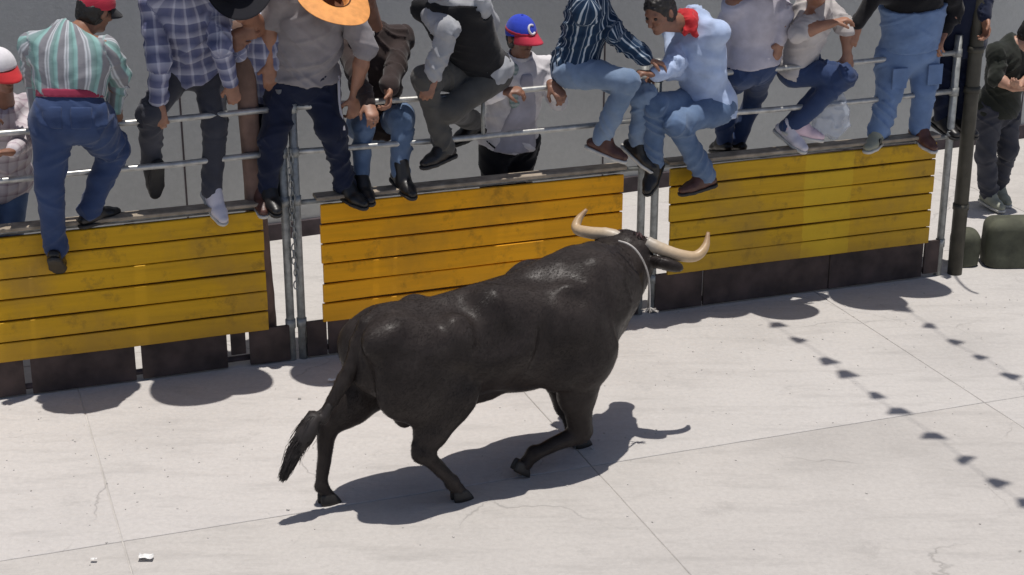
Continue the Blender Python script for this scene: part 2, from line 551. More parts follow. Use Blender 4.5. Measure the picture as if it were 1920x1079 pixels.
def tube(P, rad, n=10, cap=True):
    P = np.asarray(P, float)
    rad = np.broadcast_to(np.asarray(rad, float), (len(P),))
    V, F = [], []
    prev = None
    for i, p in enumerate(P):
        d = P[min(i + 1, len(P) - 1)] - P[max(i - 1, 0)]
        d = d / np.linalg.norm(d)
        if prev is None:
            a, b_ = frame(d)
        else:
            a = prev - d * (prev @ d); a /= np.linalg.norm(a); b_ = np.cross(d, a)
        prev = a
        for k in range(n):
            th = 2 * math.pi * k / n
            V.append(p + rad[i] * (a * math.cos(th) + b_ * math.sin(th)))
    m = len(P)
    for i in range(m - 1):
        for k in range(n):
            k2 = (k + 1) % n
            F.append((i * n + k, i * n + k2, (i + 1) * n + k2, (i + 1) * n + k))
    if cap:
        F.append(tuple(range(n - 1, -1, -1)))
        F.append(tuple((m - 1) * n + k for k in range(n)))
    return np.array(V), F


class MB:
    def __init__(s): s.V, s.F, s.n = [], [], 0
    def add(s, V, F):
        s.V.append(np.asarray(V, float)); s.F += [tuple(i + s.n for i in f) for f in F]; s.n += len(V)
        return s
    def build(s, name, mat, parent=None, smooth=True):
        return mesh_obj(name, np.concatenate(s.V), s.F, mat, parent, smooth)


def box_pts(c, ax, ay, az, sx, sy, sz, ch=0.0):
    """box centred at c with half sizes along the unit axes; chamfered edges when ch > 0"""
    if ch <= 0:
        V = [c + ax * sx * i + ay * sy * j + az * sz * k for i in (-1, 1) for j in (-1, 1) for k in (-1, 1)]
        F = [(0, 1, 3, 2), (4, 6, 7, 5), (0, 4, 5, 1), (2, 3, 7, 6), (0, 2, 6, 4), (1, 5, 7, 3)]
        return np.array(V), F
    # chamfer along x only: an octagonal prism
    prof = [(-sy, -sz + ch), (-sy + ch, -sz), (sy - ch, -sz), (sy, -sz + ch), (sy, sz - ch), (sy - ch, sz), (-sy + ch, sz), (-sy, sz - ch)]
    V = [c + ax * sx * i + ay * y + az * z for i in (-1, 1) for (y, z) in prof]
    F = [(k, k + 8, (k + 1) % 8 + 8, (k + 1) % 8) for k in range(8)]
    F += [tuple(range(8)), tuple(range(15, 7, -1))]
    return np.array(V), F


# ------------------------------------------------------------------ value noise
def _hash(ix, iy, iz):
    h = (ix.astype(np.int64) * 374761393 + iy.astype(np.int64) * 668265263 + iz.astype(np.int64) * 2147483647 * 3 + 1274126177) & 0xffffffff
    h = ((h ^ (h >> 13)) * 1274126177) & 0xffffffff
    return ((h ^ (h >> 16)) & 0xffff) / 65535.0


def vnoise(P):
    i = np.floor(P).astype(int)
    f = P - i
    f = f * f * (3 - 2 * f)
    out = 0
    for a in (0, 1):
        for b_ in (0, 1):
            for c_ in (0, 1):
                w = (f[:, 0] if a else 1 - f[:, 0]) * (f[:, 1] if b_ else 1 - f[:, 1]) * (f[:, 2] if c_ else 1 - f[:, 2])
                out = out + w * _hash(i[:, 0] + a, i[:, 1] + b_, i[:, 2] + c_)
    return out


# ------------------------------------------------------------------ sculpting with distance fields
class Field:
    BIG = 0.25

    def __init__(s, lo, hi, h):
        s.h = h
        s.lo = np.asarray(lo, float) - 3 * h
        s.n = np.ceil((np.asarray(hi, float) + 3 * h - s.lo) / h).astype(int) + 1
        s.D = np.full(tuple(s.n), s.BIG, np.float32)
        s.ax = [(s.lo[i] + np.arange(s.n[i]) * h).astype(np.float32) for i in range(3)]

    def _sl(s, lo, hi):
        sl, xs = [], []
        for i in range(3):
            a = int(max(0, math.floor((lo[i] - s.lo[i]) / s.h)))
            b_ = int(min(s.n[i], math.ceil((hi[i] - s.lo[i]) / s.h) + 1))
            if b_ <= a: return None, None
            sl.append(slice(a, b_))
            sh = [1, 1, 1]; sh[i] = -1
            xs.append(s.ax[i][a:b_].reshape(sh))
        return tuple(sl), xs

    def _op(s, prim, k, mode):
        fn, lo, hi = prim
        pad = k + 4 * s.h + (0.03 if mode == 'add' else 0.0)
        sl, xs = s._sl(np.asarray(lo) - pad, np.asarray(hi) + pad)
        if sl is None: return s
        d = fn(*xs)
        A = s.D[sl]
        if mode == 'sub':
            d = -d
            hh = np.clip(0.5 - 0.5 * (d - A) / max(k, 1e-6), 0, 1)
            s.D[sl] = d * (1 - hh) + A * hh + k * hh * (1 - hh)
        else:
            hh = np.clip(0.5 + 0.5 * (A - d) / max(k, 1e-6), 0, 1)
            s.D[sl] = A * (1 - hh) + d * hh - k * hh * (1 - hh)
        return s

    def add(s, prim, k=0.02): return s._op(prim, k, 'add')
    def sub(s, prim, k=0.01): return s._op(prim, k, 'sub')

    def cut(s, p, n, k=0.004):
        """remove everything on the side the normal n points to"""
        d = sum((s.ax[i].reshape([-1 if j == i else 1 for j in range(3)]) - p[i]) * n[i] for i in range(3))
        s.D = np.maximum(s.D, d.astype(np.float32))
        return s

    def mesh(s):
        g = vdb.FloatGrid(float(s.BIG))
        g.copyFromArray(s.D)
        pts, q = g.convertToQuads(isovalue=0.0)
        P = pts.astype(float) * s.h + s.lo
        q = q.astype(np.int64)
        if len(q):
            a, b_, c_ = P[q[:, 0]], P[q[:, 1]], P[q[:, 2]]
            if np.sum(np.einsum('ij,ij->i', a - P.mean(0), np.cross(b_ - a, c_ - a))) < 0:
                q = q[:, ::-1]
        return P, np.ascontiguousarray(q)


def cone(a, b_, ra, rb, flat=None):
    a = np.asarray(a, float); b_ = np.asarray(b_, float)
    ab = b_ - a
    L2 = max(float(ab @ ab), 1e-9)
    rm = max(ra, rb)

    def fn(X, Y, Z):
        px, py, pz = X - a[0], Y - a[1], Z - a[2]
        t = np.clip((px * ab[0] + py * ab[1] + pz * ab[2]) / L2, 0, 1)
        qx, qy, qz = px - t * ab[0], py - t * ab[1], pz - t * ab[2]
        q2 = qx * qx + qy * qy + qz * qz
        if flat is not None:
            ax, f = flat
            w = qx * ax[0] + qy * ax[1] + qz * ax[2]
            q2 = q2 + w * w * (1 / (f * f) - 1)
            return (np.sqrt(q2) - (ra + t * (rb - ra))) * (min(1.0, f) ** 0.5)
        return np.sqrt(q2) - (ra + t * (rb - ra))
    m = rm * (1 if flat is None else max(1.0, flat[1]))
    return fn, np.minimum(a, b_) - m, np.maximum(a, b_) + m


def ell(c, r, A=None):
    c = np.asarray(c, float)
    A = np.eye(3) if A is None else np.asarray(A, float)
    r = np.asarray(r, float)

    def fn(X, Y, Z):
        p = (X - c[0], Y - c[1], Z - c[2])
        q = [sum(A[i][j] * p[j] for j in range(3)) for i in range(3)]
        k0 = np.sqrt(sum((q[i] / r[i]) ** 2 for i in range(3)))
        k1 = np.sqrt(sum((q[i] / (r[i] * r[i])) ** 2 for i in range(3))) + 1e-9
        return k0 * (k0 - 1) / k1
    m = max(r)
    ext = np.sqrt(np.sum((A * r[:, None]) ** 2, axis=0))
    return fn, c - ext, c + ext


def vert_normals(V, F):
    n = np.zeros_like(V)
    fn = np.cross(V[F[:, 2]] - V[F[:, 0]], V[F[:, 3]] - V[F[:, 1]])
    for k in range(4):
        np.add.at(n, F[:, k], fn)
    return n / (np.linalg.norm(n, axis=1)[:, None] + 1e-12)


def bone_coords(V, bones):
    """nearest bone's own coordinates for each vertex: (across, along, bone)"""
    best = np.full(len(V), 1e9)
    out = np.zeros((len(V), 3))
    for i, (a, b_, r, lat, kind) in enumerate(bones):
        ab = b_ - a
        L = np.linalg.norm(ab)
        t = np.clip((V - a) @ ab / (L * L), -0.25, 1.25)
        tc = np.clip(t, 0, 1)
        Q = V - a - tc[:, None] * ab
        d = np.linalg.norm(Q, axis=1) - r
        Qo = V - a - t[:, None] * ab
        if kind == 'torso':
            an_ = ab / L
            r0 = F_T - an_ * (F_T @ an_)
            r0 = r0 / np.linalg.norm(r0)
            u = np.arctan2(Qo @ np.cross(r0, an_), Qo @ r0) * 0.165
        else:
            x, y = frame(ab)
            u = np.arctan2(Qo @ x, Qo @ y) * max(r, 0.03)
        sel = d < best
        best[sel] = d[sel]
        out[sel, 0] = u[sel]; out[sel, 1] = (t * L)[sel]; out[sel, 2] = i
    return out


def wrinkle(V, F, bc, amp, seed, torso=(), fv=12.5, fu=1.5):
    """sparse long creases dragged across the limb in two crossing directions, smooth cloth between"""
    n = vert_normals(V, F)
    w = (vnoise(V * 3.0 + seed) - 0.5) * 1.0
    u, v, k = bc[:, 0], bc[:, 1], bc[:, 2] * 7.3 + seed
    P = np.stack([u * fu + v * 1.5, v * fv + u * 7.0 + w, k], 1)
    Q = np.stack([u * fu * 1.2 - v * 1.5, v * fv * 1.25 - u * 11.0 + w * 1.3, k + 9], 1)
    S = np.stack([u * fu * 2.0, v * fv * 2.3 + u * 16.0 + w, k + 21], 1)
    a = np.clip(1 - np.abs(2 * vnoise(P) - 1) * 1.35, 0, 1) ** 2
    b_ = np.clip(1 - np.abs(2 * vnoise(Q) - 1) * 1.35, 0, 1) ** 2
    c_ = np.clip(1 - np.abs(2 * vnoise(S) - 1) * 1.35, 0, 1) ** 2
    g1 = np.clip(vnoise(V * 3.7 + seed + 3) * 3.0 - 1.2, 0, 1)
    g2 = np.clip(vnoise(V * 4.3 + seed + 17) * 3.0 - 1.2, 0, 1)
    d = a * (0.15 + 0.85 * g1) + b_ * (0.15 + 0.85 * g2) + 0.45 * c_ * g1 * (1 - g2) - 0.3
    return V + n * (amp * d)[:, None]


# ================================================================== SETTING
# earth sheet out to the horizon, under the street's concrete slabs
V = np.array([(-900, -900, -0.0052), (900, -900, -0.0052), (900, 900, -0.0052), (-900, 900, -0.0052)], float)
g = mesh_obj('ground', V, [(0, 1, 2, 3)], M['ground'], None, False)
tag(g, 'earth under and around the concrete street', None, kind='structure')

street = thing('street', 'pale sunlit concrete street cast in big square slabs', None, W(0, 0, 0), FANG)
street['kind'] = 'structure'
rs = random.Random(3)
A_LINES = [-0.272 + 2.49 * k for k in range(-5, 7)]
O_LINES = [-2.26 , -0.44, 2.02, 4.5, 7.0, 9.5, 12.0]
for i in range(len(A_LINES) - 1):
    for j in range(len(O_LINES) - 1):
        g2 = 0.0015
        a0, a1 = A_LINES[i] + g2, A_LINES[i + 1] - g2
        o0, o1 = O_LINES[j] + g2, O_LINES[j + 1] - g2
        # edges wander a little and are worn down at the rim
        bm = bmesh.new()
        n = 14
        ring = []
        for k in range(n): ring.append((a0 + (a1 - a0) * k / n, o0))
        for k in range(n): ring.append((a1, o0 + (o1 - o0) * k / n))
        for k in range(n): ring.append((a1 - (a1 - a0) * k / n, o1))
        for k in range(n): ring.append((a0, o1 - (o1 - o0) * k / n))
        dz = rs.uniform(-0.0012, 0.0)
        top, rim, bot = [], [], []
        ca, co = (a0 + a1) / 2, (o0 + o1) / 2
        for (a, o_) in ring:
            e1, e2 = rs.uniform(0, 0.003), rs.uniform(0, 0.003)
            aa = a + (e1 if a < ca else -e1) * (abs(a - ca) > (a1 - a0) * 0.49)
            oo = o_ + (e2 if o_ < co else -e2) * (abs(o_ - co) > (o1 - o0) * 0.49)
            ins = 0.004
            top.append(W(aa + (ins if a < ca else -ins), oo + (ins if o_ < co else -ins), dz))
            rim.append(W(aa, oo, dz - 0.0025))
            bot.append(W(aa, oo, -0.0048))
        m = len(ring)
        VV = np.array(top + rim + bot)
        FF = [tuple(range(m))]
        for k in range(m):
            k2 = (k + 1) % m
            FF.append((k, m + k, m + k2, k2)); FF.append((m + k, 2 * m + k, 2 * m + k2, m + k2))
        VVc = inv_apply(street, VV)
        bm.free()
        # face the top upwards
        e1 = VVc[1] - VVc[0]; e2 = VVc[m // 2] - VVc[0]
        if np.cross(e1, e2)[2] < 0:
            FF = [f[::-1] for f in FF]
        mesh_obj('slab', VVc, FF, M['slab'][rs.choice([0, 0, 1, 2])], street, False, world_space=False)

# the far side of the street behind the barricade, one worn apron up to the wall
V = []
for a in (-14, 14):
    for o_ in (-2.264, -3.9):
        V.append(W(a, o_, -0.004))
tag(mesh_obj('pavement', np.array(V), [(0, 2, 3, 1)], M['far_street'], None, False), 'strip of concrete along the foot of the grey wall', None, kind='structure')

# grey wall
p0, p1 = W(-0.9, -2.40), W(5.96, -2.98)
wd = (p1 - p0) / np.linalg.norm(p1 - p0)
wnrm = np.array([wd[1], -wd[0], 0])
wc_ = p0 + wd * 1.0
wl = thing('wall', 'long plain grey rendered wall behind the barricade and crowd', 'wall', wc_, math.atan2(wd[1], wd[0]))
V, F = box_pts(wc_ - wnrm * 0.15 + UPV * 2.6, wd, wnrm, UPV, 16, 0.15, 2.62)
mesh_obj('render_face', V, F, M['wall'], wl, False)
V, F = box_pts(wc_ + wnrm * 0.012 + UPV * 0.06, wd, wnrm, UPV, 16, 0.012, 0.065, 0.004)
mesh_obj('skirting', V, F, M['kickrail'], wl, False)
V, F = box_pts(wc_ - wnrm * 0.15 + UPV * 5.27, wd, wnrm, UPV, 16.05, 0.2, 0.05, 0.01)
mesh_obj('coping', V, F, M['ledge'], wl, False)


for px_ in (345, 1130, 1905):
    D = ray(px_, 300)
    X = CC + D * (((p0 - CC) @ wnrm) / (D @ wnrm))
    V, F = box_pts(X * np.array([1, 1, 0]) + UPV * 2.6 + wnrm * 0.001, UPV, wnrm, wd, 2.45, 0.003, 0.006)
    mesh_obj('joint', V, F, M['kickrail'], wl, False)


# ================================================================== BARRICADE
def plank(L, hy, hz_, ch, rr):
    """a board with chamfered edges that bows a little along its length"""
    prof = [(-hy, -hz_ + ch), (-hy + ch, -hz_), (hy - ch, -hz_), (hy, -hz_ + ch), (hy, hz_ - ch), (hy - ch, hz_), (-hy + ch, hz_), (-hy, hz_ - ch)]
    n = 8
    V, F = [], []
    b1, b2, ph = rr.uniform(-0.0035, 0.0035), rr.uniform(-0.003, 0.003), rr.uniform(0, 6)
    for i in range(n):
        t = -1 + 2 * i / (n - 1)
        dz = b1 * (1 - t * t) + 0.0012 * math.sin(5 * t + ph)
        dy = b2 * math.sin(3 * t + ph)
        for (y, z) in prof:
            V.append((L * t, y + dy, z + dz + (rr.uniform(-0.0008, 0.0008))))
    for i in range(n - 1):
        for k in range(8):
            k2 = (k + 1) % 8
            F.append((i * 8 + k, (i + 1) * 8 + k, (i + 1) * 8 + k2, i * 8 + k2))
    F += [tuple(range(8)), tuple(range(n * 8 - 1, (n - 1) * 8 - 1, -1))]
    return np.array(V), F


def barrier(label, a0, a1, pa0, pa1, slatm, zb, tone_seed, shade_strips, post_h=(1.72, 1.72), struts=()):
    """steel frame with two rails above a panel of horizontal painted slats"""
    rr = random.Random(tone_seed)
    am = (a0 + a1) / 2
    t = thing('barrier', label, 'barrier', W(am, 0, 0), FANG, 'yellow slatted barriers closing the street')
    TOP = 1.0
    # frame
    for a, h in ((a0, post_h[0]), (a1, post_h[1])):
        V, F = tube([W(a, 0, 0.0), W(a, 0, h * 0.5), W(a, 0, h)], 0.026, 14)
        p = mesh_obj('post', V, F, M['steel'], t)
        for z in (1.60, 1.33, TOP + 0.03, 0.24):
            V, F = tube([W(a, 0, z - 0.028), W(a, 0, z + 0.028)], 0.032, 14)
            mesh_obj('collar', V, F, M['steel'], p)
    for z, nmz, mt in ((1.60, 'top_rail', M['rail']), (1.33, 'middle_rail', M['rail'])):
        pts = [W(a0 + (a1 - a0) * k / 8.0, 0.0, z - 0.010 * math.sin(math.pi * k / 8.0) + rr.uniform(-0.003, 0.003)) for k in range(9)]
        V, F = tube(pts, 0.019, 12)
        mesh_obj(nmz, V, F, mt, t)
    for a in struts:
        V, F = tube([W(a, 0, 1.33), W(a, 0, 1.60)], 0.013, 10)
        mesh_obj('strut', V, F, M['steel'], t)
    V, F = tube([W(a0, 0, TOP + 0.012), W(am, 0, TOP + 0.012), W(a1, 0, TOP + 0.012)], 0.016, 10)
    mesh_obj('panel_rail', V, F, M['steel'], t)
    V, F = tube([W(a0, -0.01, 0.05), W(am, -0.01, 0.045), W(a1, -0.01, 0.05)], 0.018, 10)
    mesh_obj('foot_rail', V, F, M['kickrail'], t)
    # timber ledge lying over the slats
    V, F = box_pts(W((pa0 + pa1) / 2, 0.0, TOP + 0.038), F_E, F_T, UPV, (pa1 - pa0) / 2 + 0.02, 0.055, 0.011, 0.004)
    mesh_obj('ledge', V, F, M['ledge'], t, False)
    # slats
    n = 6
    pitch = (TOP - zb) / n
    for i in range(n):
        zc = TOP - pitch * (i + 0.5)
        L = (pa1 - pa0) / 2 + rr.uniform(-0.006, 0.004)
        tilt = rr.uniform(-0.0016, 0.0016)
        ax = F_E + UPV * tilt; ax /= np.linalg.norm(ax)
        az = np.cross(ax, -F_T); az = az if az[2] > 0 else -az
        c = W((pa0 + pa1) / 2 + rr.uniform(-0.004, 0.004), 0.036 + rr.uniform(-0.002, 0.002), zc)
        o = bpy.data.objects.new('slat', None)
        V, F = plank(L, 0.011, pitch / 2 - rr.uniform(0.0040, 0.0065), 0.004, rr)
        o = mesh_obj('slat', V, F, slatm, t, False, world_space=False)
        o.location = tuple(inv_apply(t, c[None])[0])
        o.rotation_euler = (0, -math.asin(tilt) , 0)
    V, F = box_pts(W((pa0 + pa1) / 2, 0.0195, (TOP + zb) / 2), F_E, F_T, UPV, (pa1 - pa0) / 2 - 0.012, 0.004, (TOP - zb) / 2 - 0.008)
    mesh_obj('backing_board', V, F, M['backing'], t, False)
    # backing battens the slats are nailed to
    for f in (0.03, 0.35, 0.66, 0.97):
        a = pa0 + (pa1 - pa0) * f
        V, F = box_pts(W(a, 0.002, (TOP + zb) / 2), UPV, F_T, F_E, (TOP - zb) / 2 - 0.014, 0.012, 0.03, 0.003)
        mesh_obj('batten', V, F, M['kick'], t, False)
    # dark boards added to imitate the shade under the panel, gaps at sunlit spots
    for (k0, k1, kz) in shade_strips:
        kt = zb + 0.011
        V, F = box_pts(W((k0 + k1) / 2, 0.020 + rr.uniform(-0.003, 0.003), (kz + kt) / 2), F_E, F_T, UPV, (k1 - k0) / 2, 0.010, (kt - kz) / 2, 0.003)
        mesh_obj('kick_board', V, F, M['kick'], t, False)
    return t


barrier('barrier of olive yellow slats that the man in the striped green shirt straddles', -3.98, -1.455, -3.90, -1.600, M['slat_olive'], 0.229, 11,
        [(-3.90, -3.06, 0.012), (-3.02, -2.415, 0.010), (-2.375, -1.86, 0.012), (-1.835, -1.745, 0.09), (-1.72, -1.47, 0.010)])
barrier('barrier of orange yellow slats standing right behind the bull', -1.385, 0.895, -1.250, 0.745, M['slat_orange'], 0.234, 23,
        [(-1.36, -1.235, 0.012), (-1.225, -1.09, 0.015), (-1.07, -0.4, 0.012), (-0.392, 0.338, 0.012), (0.35, 0.88, 0.012)], struts=(-0.19,))
barrier('barrier of olive slats with a brighter yellow patch right of the bull horns', 0.990, 3.215, 1.085, 3.085, M['slat_patch'], 0.262, 37,
        [(1.0, 1.345, 0.012), (1.36, 2.31, 0.012), (2.318, 3.06, 0.012), (3.075, 3.19, 0.03)])

# tall dark pole at the right end
V, F = tube([W(3.345, 0.02, 0.0), W(3.345, 0.02, 1.6), W(3.36, 0.02, 3.3)], [0.052, 0.048, 0.045], 16)
pl = thing('pole', 'tall dark weathered pole at the right end of the barricade', 'pole', W(3.345, 0.02, 0), FANG)
mesh_obj('shaft', V, F, M['darksteel'], pl)
for z in (0.5, 1.34, 1.62):
    V, F = tube([W(3.345, 0.02, z - 0.02), W(3.345, 0.02, z + 0.02)], 0.057, 16)
    mesh_obj('band', V, F, M['darksteel'], pl)

# chain that ties two barriers together at the left pair of posts
ch = thing('chain', 'grey steel chain binding the two left posts together', 'chain', W(-1.42, 0.05, 0.5), FANG)
for k in range(22):
    z = 0.50 + k * 0.040
    pts = []
    for q in range(15):
        th = 2 * math.pi * q / 14
        x, y = 0.013 * math.cos(th), 0.026 * math.sin(th)
        if k % 2 == 0: pts.append(W(-1.418 + x + 0.006 * math.sin(k), 0.036, z + y))
        else: pts.append(W(-1.418 + 0.006 * math.sin(k), 0.036 + x, z + y))
    V, F = tube(pts, 0.0042, 6, False)
    mesh_obj('link', V, F, M['steel'], ch)


# ================================================================== BULL
B_O = np.array([-0.613, 7.767, 0.0])
BA = R(30)
B_U = np.array([math.cos(BA), math.sin(BA), 0.0])
B_V = np.array([B_U[1], -B_U[0], 0.0])


def BL(s, v, z):
    return B_O + B_U * s + B_V * v + UPV * z


def b_px(px, py, v):
    D = ray(px, py)
    o = B_O + B_V * v
    X = CC + D * (((o - CC) @ B_V) / (D @ B_V))
    return np.array([(X - B_O) @ B_U, v, X[2]])


def bull_obj(name, V, F, mat, weave=None):
    V = np.asarray(V, float) * np.array([1, -1, 1.0])          # the empty's y axis points away from the camera side
    F = np.ascontiguousarray(F[:, ::-1]) if isinstance(F, np.ndarray) else [tuple(f)[::-1] for f in F]
    return mesh_obj(name, V, F, mat, bull, True, weave, False)


bull = thing('bull', 'black long horned bull walking across the street towards the barricade', 'bull', B_O, BA)


def bull_body():
    # local frame: x along the spine, y = towards the camera side (+v), z up
    f = Field((-0.75, -0.62, -0.01), (1.95, 0.60, 1.40), 0.0105)
    # trunk: elliptical sections along the spine (s, centre z, half height, half width)
    sec = np.array([(-0.18, 0.79, 0.09, 0.07), (-0.125, 0.80, 0.165, 0.145), (-0.02, 0.80, 0.235, 0.23), (0.12, 0.795, 0.262, 0.268), (0.32, 0.785, 0.270, 0.268),
                    (0.55, 0.78, 0.288, 0.305), (0.78, 0.775, 0.308, 0.318), (0.98, 0.80, 0.322, 0.300), (1.15, 0.81, 0.312, 0.255), (1.28, 0.835, 0.255, 0.19), (1.38, 0.85, 0.16, 0.11)])
    S = sec[:, 0]

    def trunk(X, Y, Z):
        x = np.clip(X, S[0], S[-1])
        zc = np.interp(x, S, sec[:, 1]); hh = np.interp(x, S, sec[:, 2]); ww = np.interp(x, S, sec[:, 3])
        # widest above the middle: a sloping upper side, ribs that tuck in towards the belly
        zw = zc + 0.10 * hh
        dz = np.where(Z > zw, (Z - zw) / (0.90 * hh), (Z - zw) / (1.10 * hh))
        wf = 1 - 0.30 * np.clip(-dz, 0, 1) ** 1.1
        dy = Y / (ww * wf)
        q = (np.abs(dy) ** 2.1 + np.abs(dz) ** 2.1) ** (1 / 2.1)
        d2 = (q - 1) * np.minimum(hh, ww)
        over = np.abs(X - x)
        return np.where(over > 0, np.sqrt(np.maximum(d2, 0) ** 2 + over ** 2) + np.minimum(d2, 0) * 0, d2)
    f.add((trunk, np.array([-0.27, -0.36, 0.4]), np.array([1.45, 0.36, 1.2])), 0.02)

    def T(*q): return np.array(q, float)
    # rump, pin bones, tail head, hook bones
    f.add(ell(T(0.02, 0.0, 0.945), T(0.17, 0.15, 0.11)), 0.07)
    for y in (-1, 1):
        f.add(ell(T(-0.115, 0.115 * y, 0.885), T(0.05, 0.05, 0.06)), 0.06)
        f.add(ell(T(0.24, 0.205 * y, 0.965), T(0.085, 0.06, 0.055)), 0.06)
    # spine ridge
    f.add(cone(T(-0.03, 0, 1.02), T(0.55, 0, 1.025), 0.035, 0.04), 0.07)
    f.add(cone(T(0.5, 0, 1.025), T(0.95, 0, 1.085), 0.045, 0.055), 0.08)
    # withers, neck hump and neck that swings away to the bull's left
    f.add(ell(T(1.0, 0.0, 1.005), T(0.26, 0.17, 0.135)), 0.09)
    f.add(ell(T(1.20, -0.01, 0.975), T(0.25, 0.21, 0.20)), 0.09)
    f.add(cone(T(1.10, 0.0, 0.88), T(1.47, -0.13, 0.98), 0.26, 0.165), 0.08)
    f.add(cone(T(1.12, 0.0, 0.70), T(1.48, -0.16, 0.86), 0.175, 0.11), 0.08)
    # dewlap and brisket
    f.add(cone(T(1.18, 0.0, 0.55), T(1.43, -0.11, 0.74), 0.065, 0.045, (T(0.2, 0.98, 0), 0.6)), 0.08)
    f.add(ell(T(1.12, 0.0, 0.525), T(0.16, 0.14, 0.10)), 0.07)
    # shoulders and haunches
    for y in (-1, 1):
        f.add(ell(T(0.97, 0.205 * y, 0.79), T(0.20, 0.125, 0.31), [(0.96, 0, 0.27), (0, 1, 0), (-0.27, 0, 0.96)]), 0.05)
        f.add(ell(T(1.12, 0.18 * y, 0.70), T(0.105, 0.095, 0.165)), 0.06)
        f.add(ell(T(0.86, 0.20 * y, 0.66), T(0.10, 0.09, 0.15)), 0.06)
        f.add(cone(T(1.02, 0.165 * y, 1.03), T(1.12, 0.235 * y, 0.72), 0.045, 0.05), 0.05)
        f.add(ell(T(0.06, 0.160 * y, 0.77), T(0.21, 0.118, 0.25), [(0.95, 0, -0.31), (0, 1, 0), (0.31, 0, 0.95)]), 0.045)
        f.add(cone(T(0.24, 0.225 * y, 0.95), T(0.31, 0.205 * y, 0.64), 0.045, 0.06), 0.05)
        # flank hollow and the groove behind the shoulder
        f.sub(ell(T(0.43, 0.34 * y, 0.93), T(0.10, 0.07, 0.11)), 0.09)
        f.sub(ell(T(0.735, 0.385 * y, 0.80), T(0.035, 0.075, 0.26)), 0.07)
        f.sub(ell(T(0.36, 0.33 * y, 0.66), T(0.05, 0.06, 0.14)), 0.07)
    # creases and muscle heads that show on the near side
    f.sub(cone(b_px(990, 530, 0.245), b_px(1085, 560, 0.285), 0.022, 0.014), 0.09)
    f.add(cone(b_px(925, 568, 0.135), b_px(1020, 585, 0.17), 0.085, 0.080), 0.11)
    f.add(ell(b_px(1115, 520, 0.12), T(0.13, 0.09, 0.11)), 0.09)
    f.add(cone(b_px(1074, 606, 0.235), b_px(1062, 650, 0.245), 0.060, 0.050), 0.05)
    f.sub(cone(b_px(1030, 600, 0.315), b_px(1005, 690, 0.295), 0.020, 0.014), 0.06)
    f.add(cone(b_px(858, 610, 0.215), b_px(868, 640, 0.235), 0.040, 0.040), 0.08)
    f.sub(ell(b_px(900, 598, 0.315), T(0.10, 0.05, 0.055)), 0.06)
    f.add(cone(b_px(800, 645, 0.205), b_px(890, 684, 0.225), 0.060, 0.046), 0.07)
    f.sub(cone(b_px(800, 690, 0.315), b_px(875, 705, 0.30), 0.016, 0.016), 0.06)
    f.add(ell(b_px(730, 635, 0.15), T(0.14, 0.09, 0.10)), 0.09)
    # sheath and belly line
    f.add(cone(T(0.55, 0.0, 0.505), T(0.36, 0.0, 0.455), 0.06, 0.035), 0.07)
    f.add(ell(T(0.055, 0.05, 0.51), T(0.07, 0.06, 0.09)), 0.05)

    # hind leg on the far side, stretched back
    hk = T(-0.285, -0.155, 0.43)
    f.add(cone(T(0.0, -0.16, 0.80), T(0.03, -0.165, 0.60), 0.20, 0.135, (T(0, 1, 0), 0.62)), 0.06)
    f.add(cone(T(0.0, -0.16, 0.66), T(-0.14, -0.155, 0.52), 0.150, 0.110, (T(0, 1, 0), 0.62)), 0.06)
    f.add(cone(T(-0.13, -0.155, 0.53), hk + T(0.012, 0, 0), 0.112, 0.066, (T(0, 1, 0), 0.75)), 0.04)
    f.add(cone(hk + T(-0.03, 0, 0.045), hk + T(0, 0, -0.03), 0.028, 0.042), 0.02)
    f.add(cone(hk, T(-0.335, -0.15, 0.115), 0.052, 0.036), 0.025)
    f.add(ell(T(-0.335, -0.15, 0.10), T(0.042, 0.038, 0.044)), 0.02)
    f.add(cone(T(-0.335, -0.15, 0.10), T(-0.30, -0.15, 0.045), 0.034, 0.040), 0.02)
    # hind leg on the near side, under the belly
    hk = T(0.095, 0.17, 0.325)
    f.add(cone(T(0.06, 0.17, 0.80), T(0.24, 0.175, 0.60), 0.20, 0.13, (T(0, 1, 0), 0.62)), 0.06)
    f.add(cone(T(0.04, 0.17, 0.66), T(0.15, 0.17, 0.50), 0.145, 0.095, (T(0, 1, 0), 0.62)), 0.06)
    f.add(cone(T(0.26, 0.18, 0.60), T(0.15, 0.17, 0.42), 0.125, 0.085, (T(0, 1, 0), 0.7)), 0.05)
    f.add(cone(T(0.14, 0.17, 0.43), hk, 0.085, 0.056, (T(0, 1, 0), 0.75)), 0.04)
    f.add(cone(hk + T(-0.035, 0, 0.045), hk + T(0.0, 0, -0.02), 0.027, 0.042), 0.02)
    f.add(cone(hk, T(0.255, 0.16, 0.125), 0.053, 0.037), 0.025)
    f.add(ell(T(0.262, 0.16, 0.112), T(0.042, 0.038, 0.044)), 0.02)
    f.add(cone(T(0.262, 0.16, 0.112), T(0.305, 0.155, 0.05), 0.034, 0.040), 0.02)
    # far foreleg, carrying weight
    f.add(cone(T(1.07, -0.15, 0.66), T(1.08, -0.12, 0.46), 0.155, 0.105, (T(0, 1, 0), 0.7)), 0.06)
    f.add(cone(T(1.08, -0.12, 0.47), T(1.10, -0.10, 0.26), 0.100, 0.060), 0.04)
    f.add(ell(T(1.115, -0.10, 0.24), T(0.052, 0.046, 0.06)), 0.025)
    f.add(cone(T(1.115, -0.10, 0.23), T(1.15, -0.085, 0.105), 0.047, 0.037), 0.02)
    f.add(ell(T(1.152, -0.085, 0.095), T(0.042, 0.038, 0.042)), 0.02)
    f.add(cone(T(1.152, -0.085, 0.095), T(1.185, -0.08, 0.045), 0.034, 0.040), 0.02)
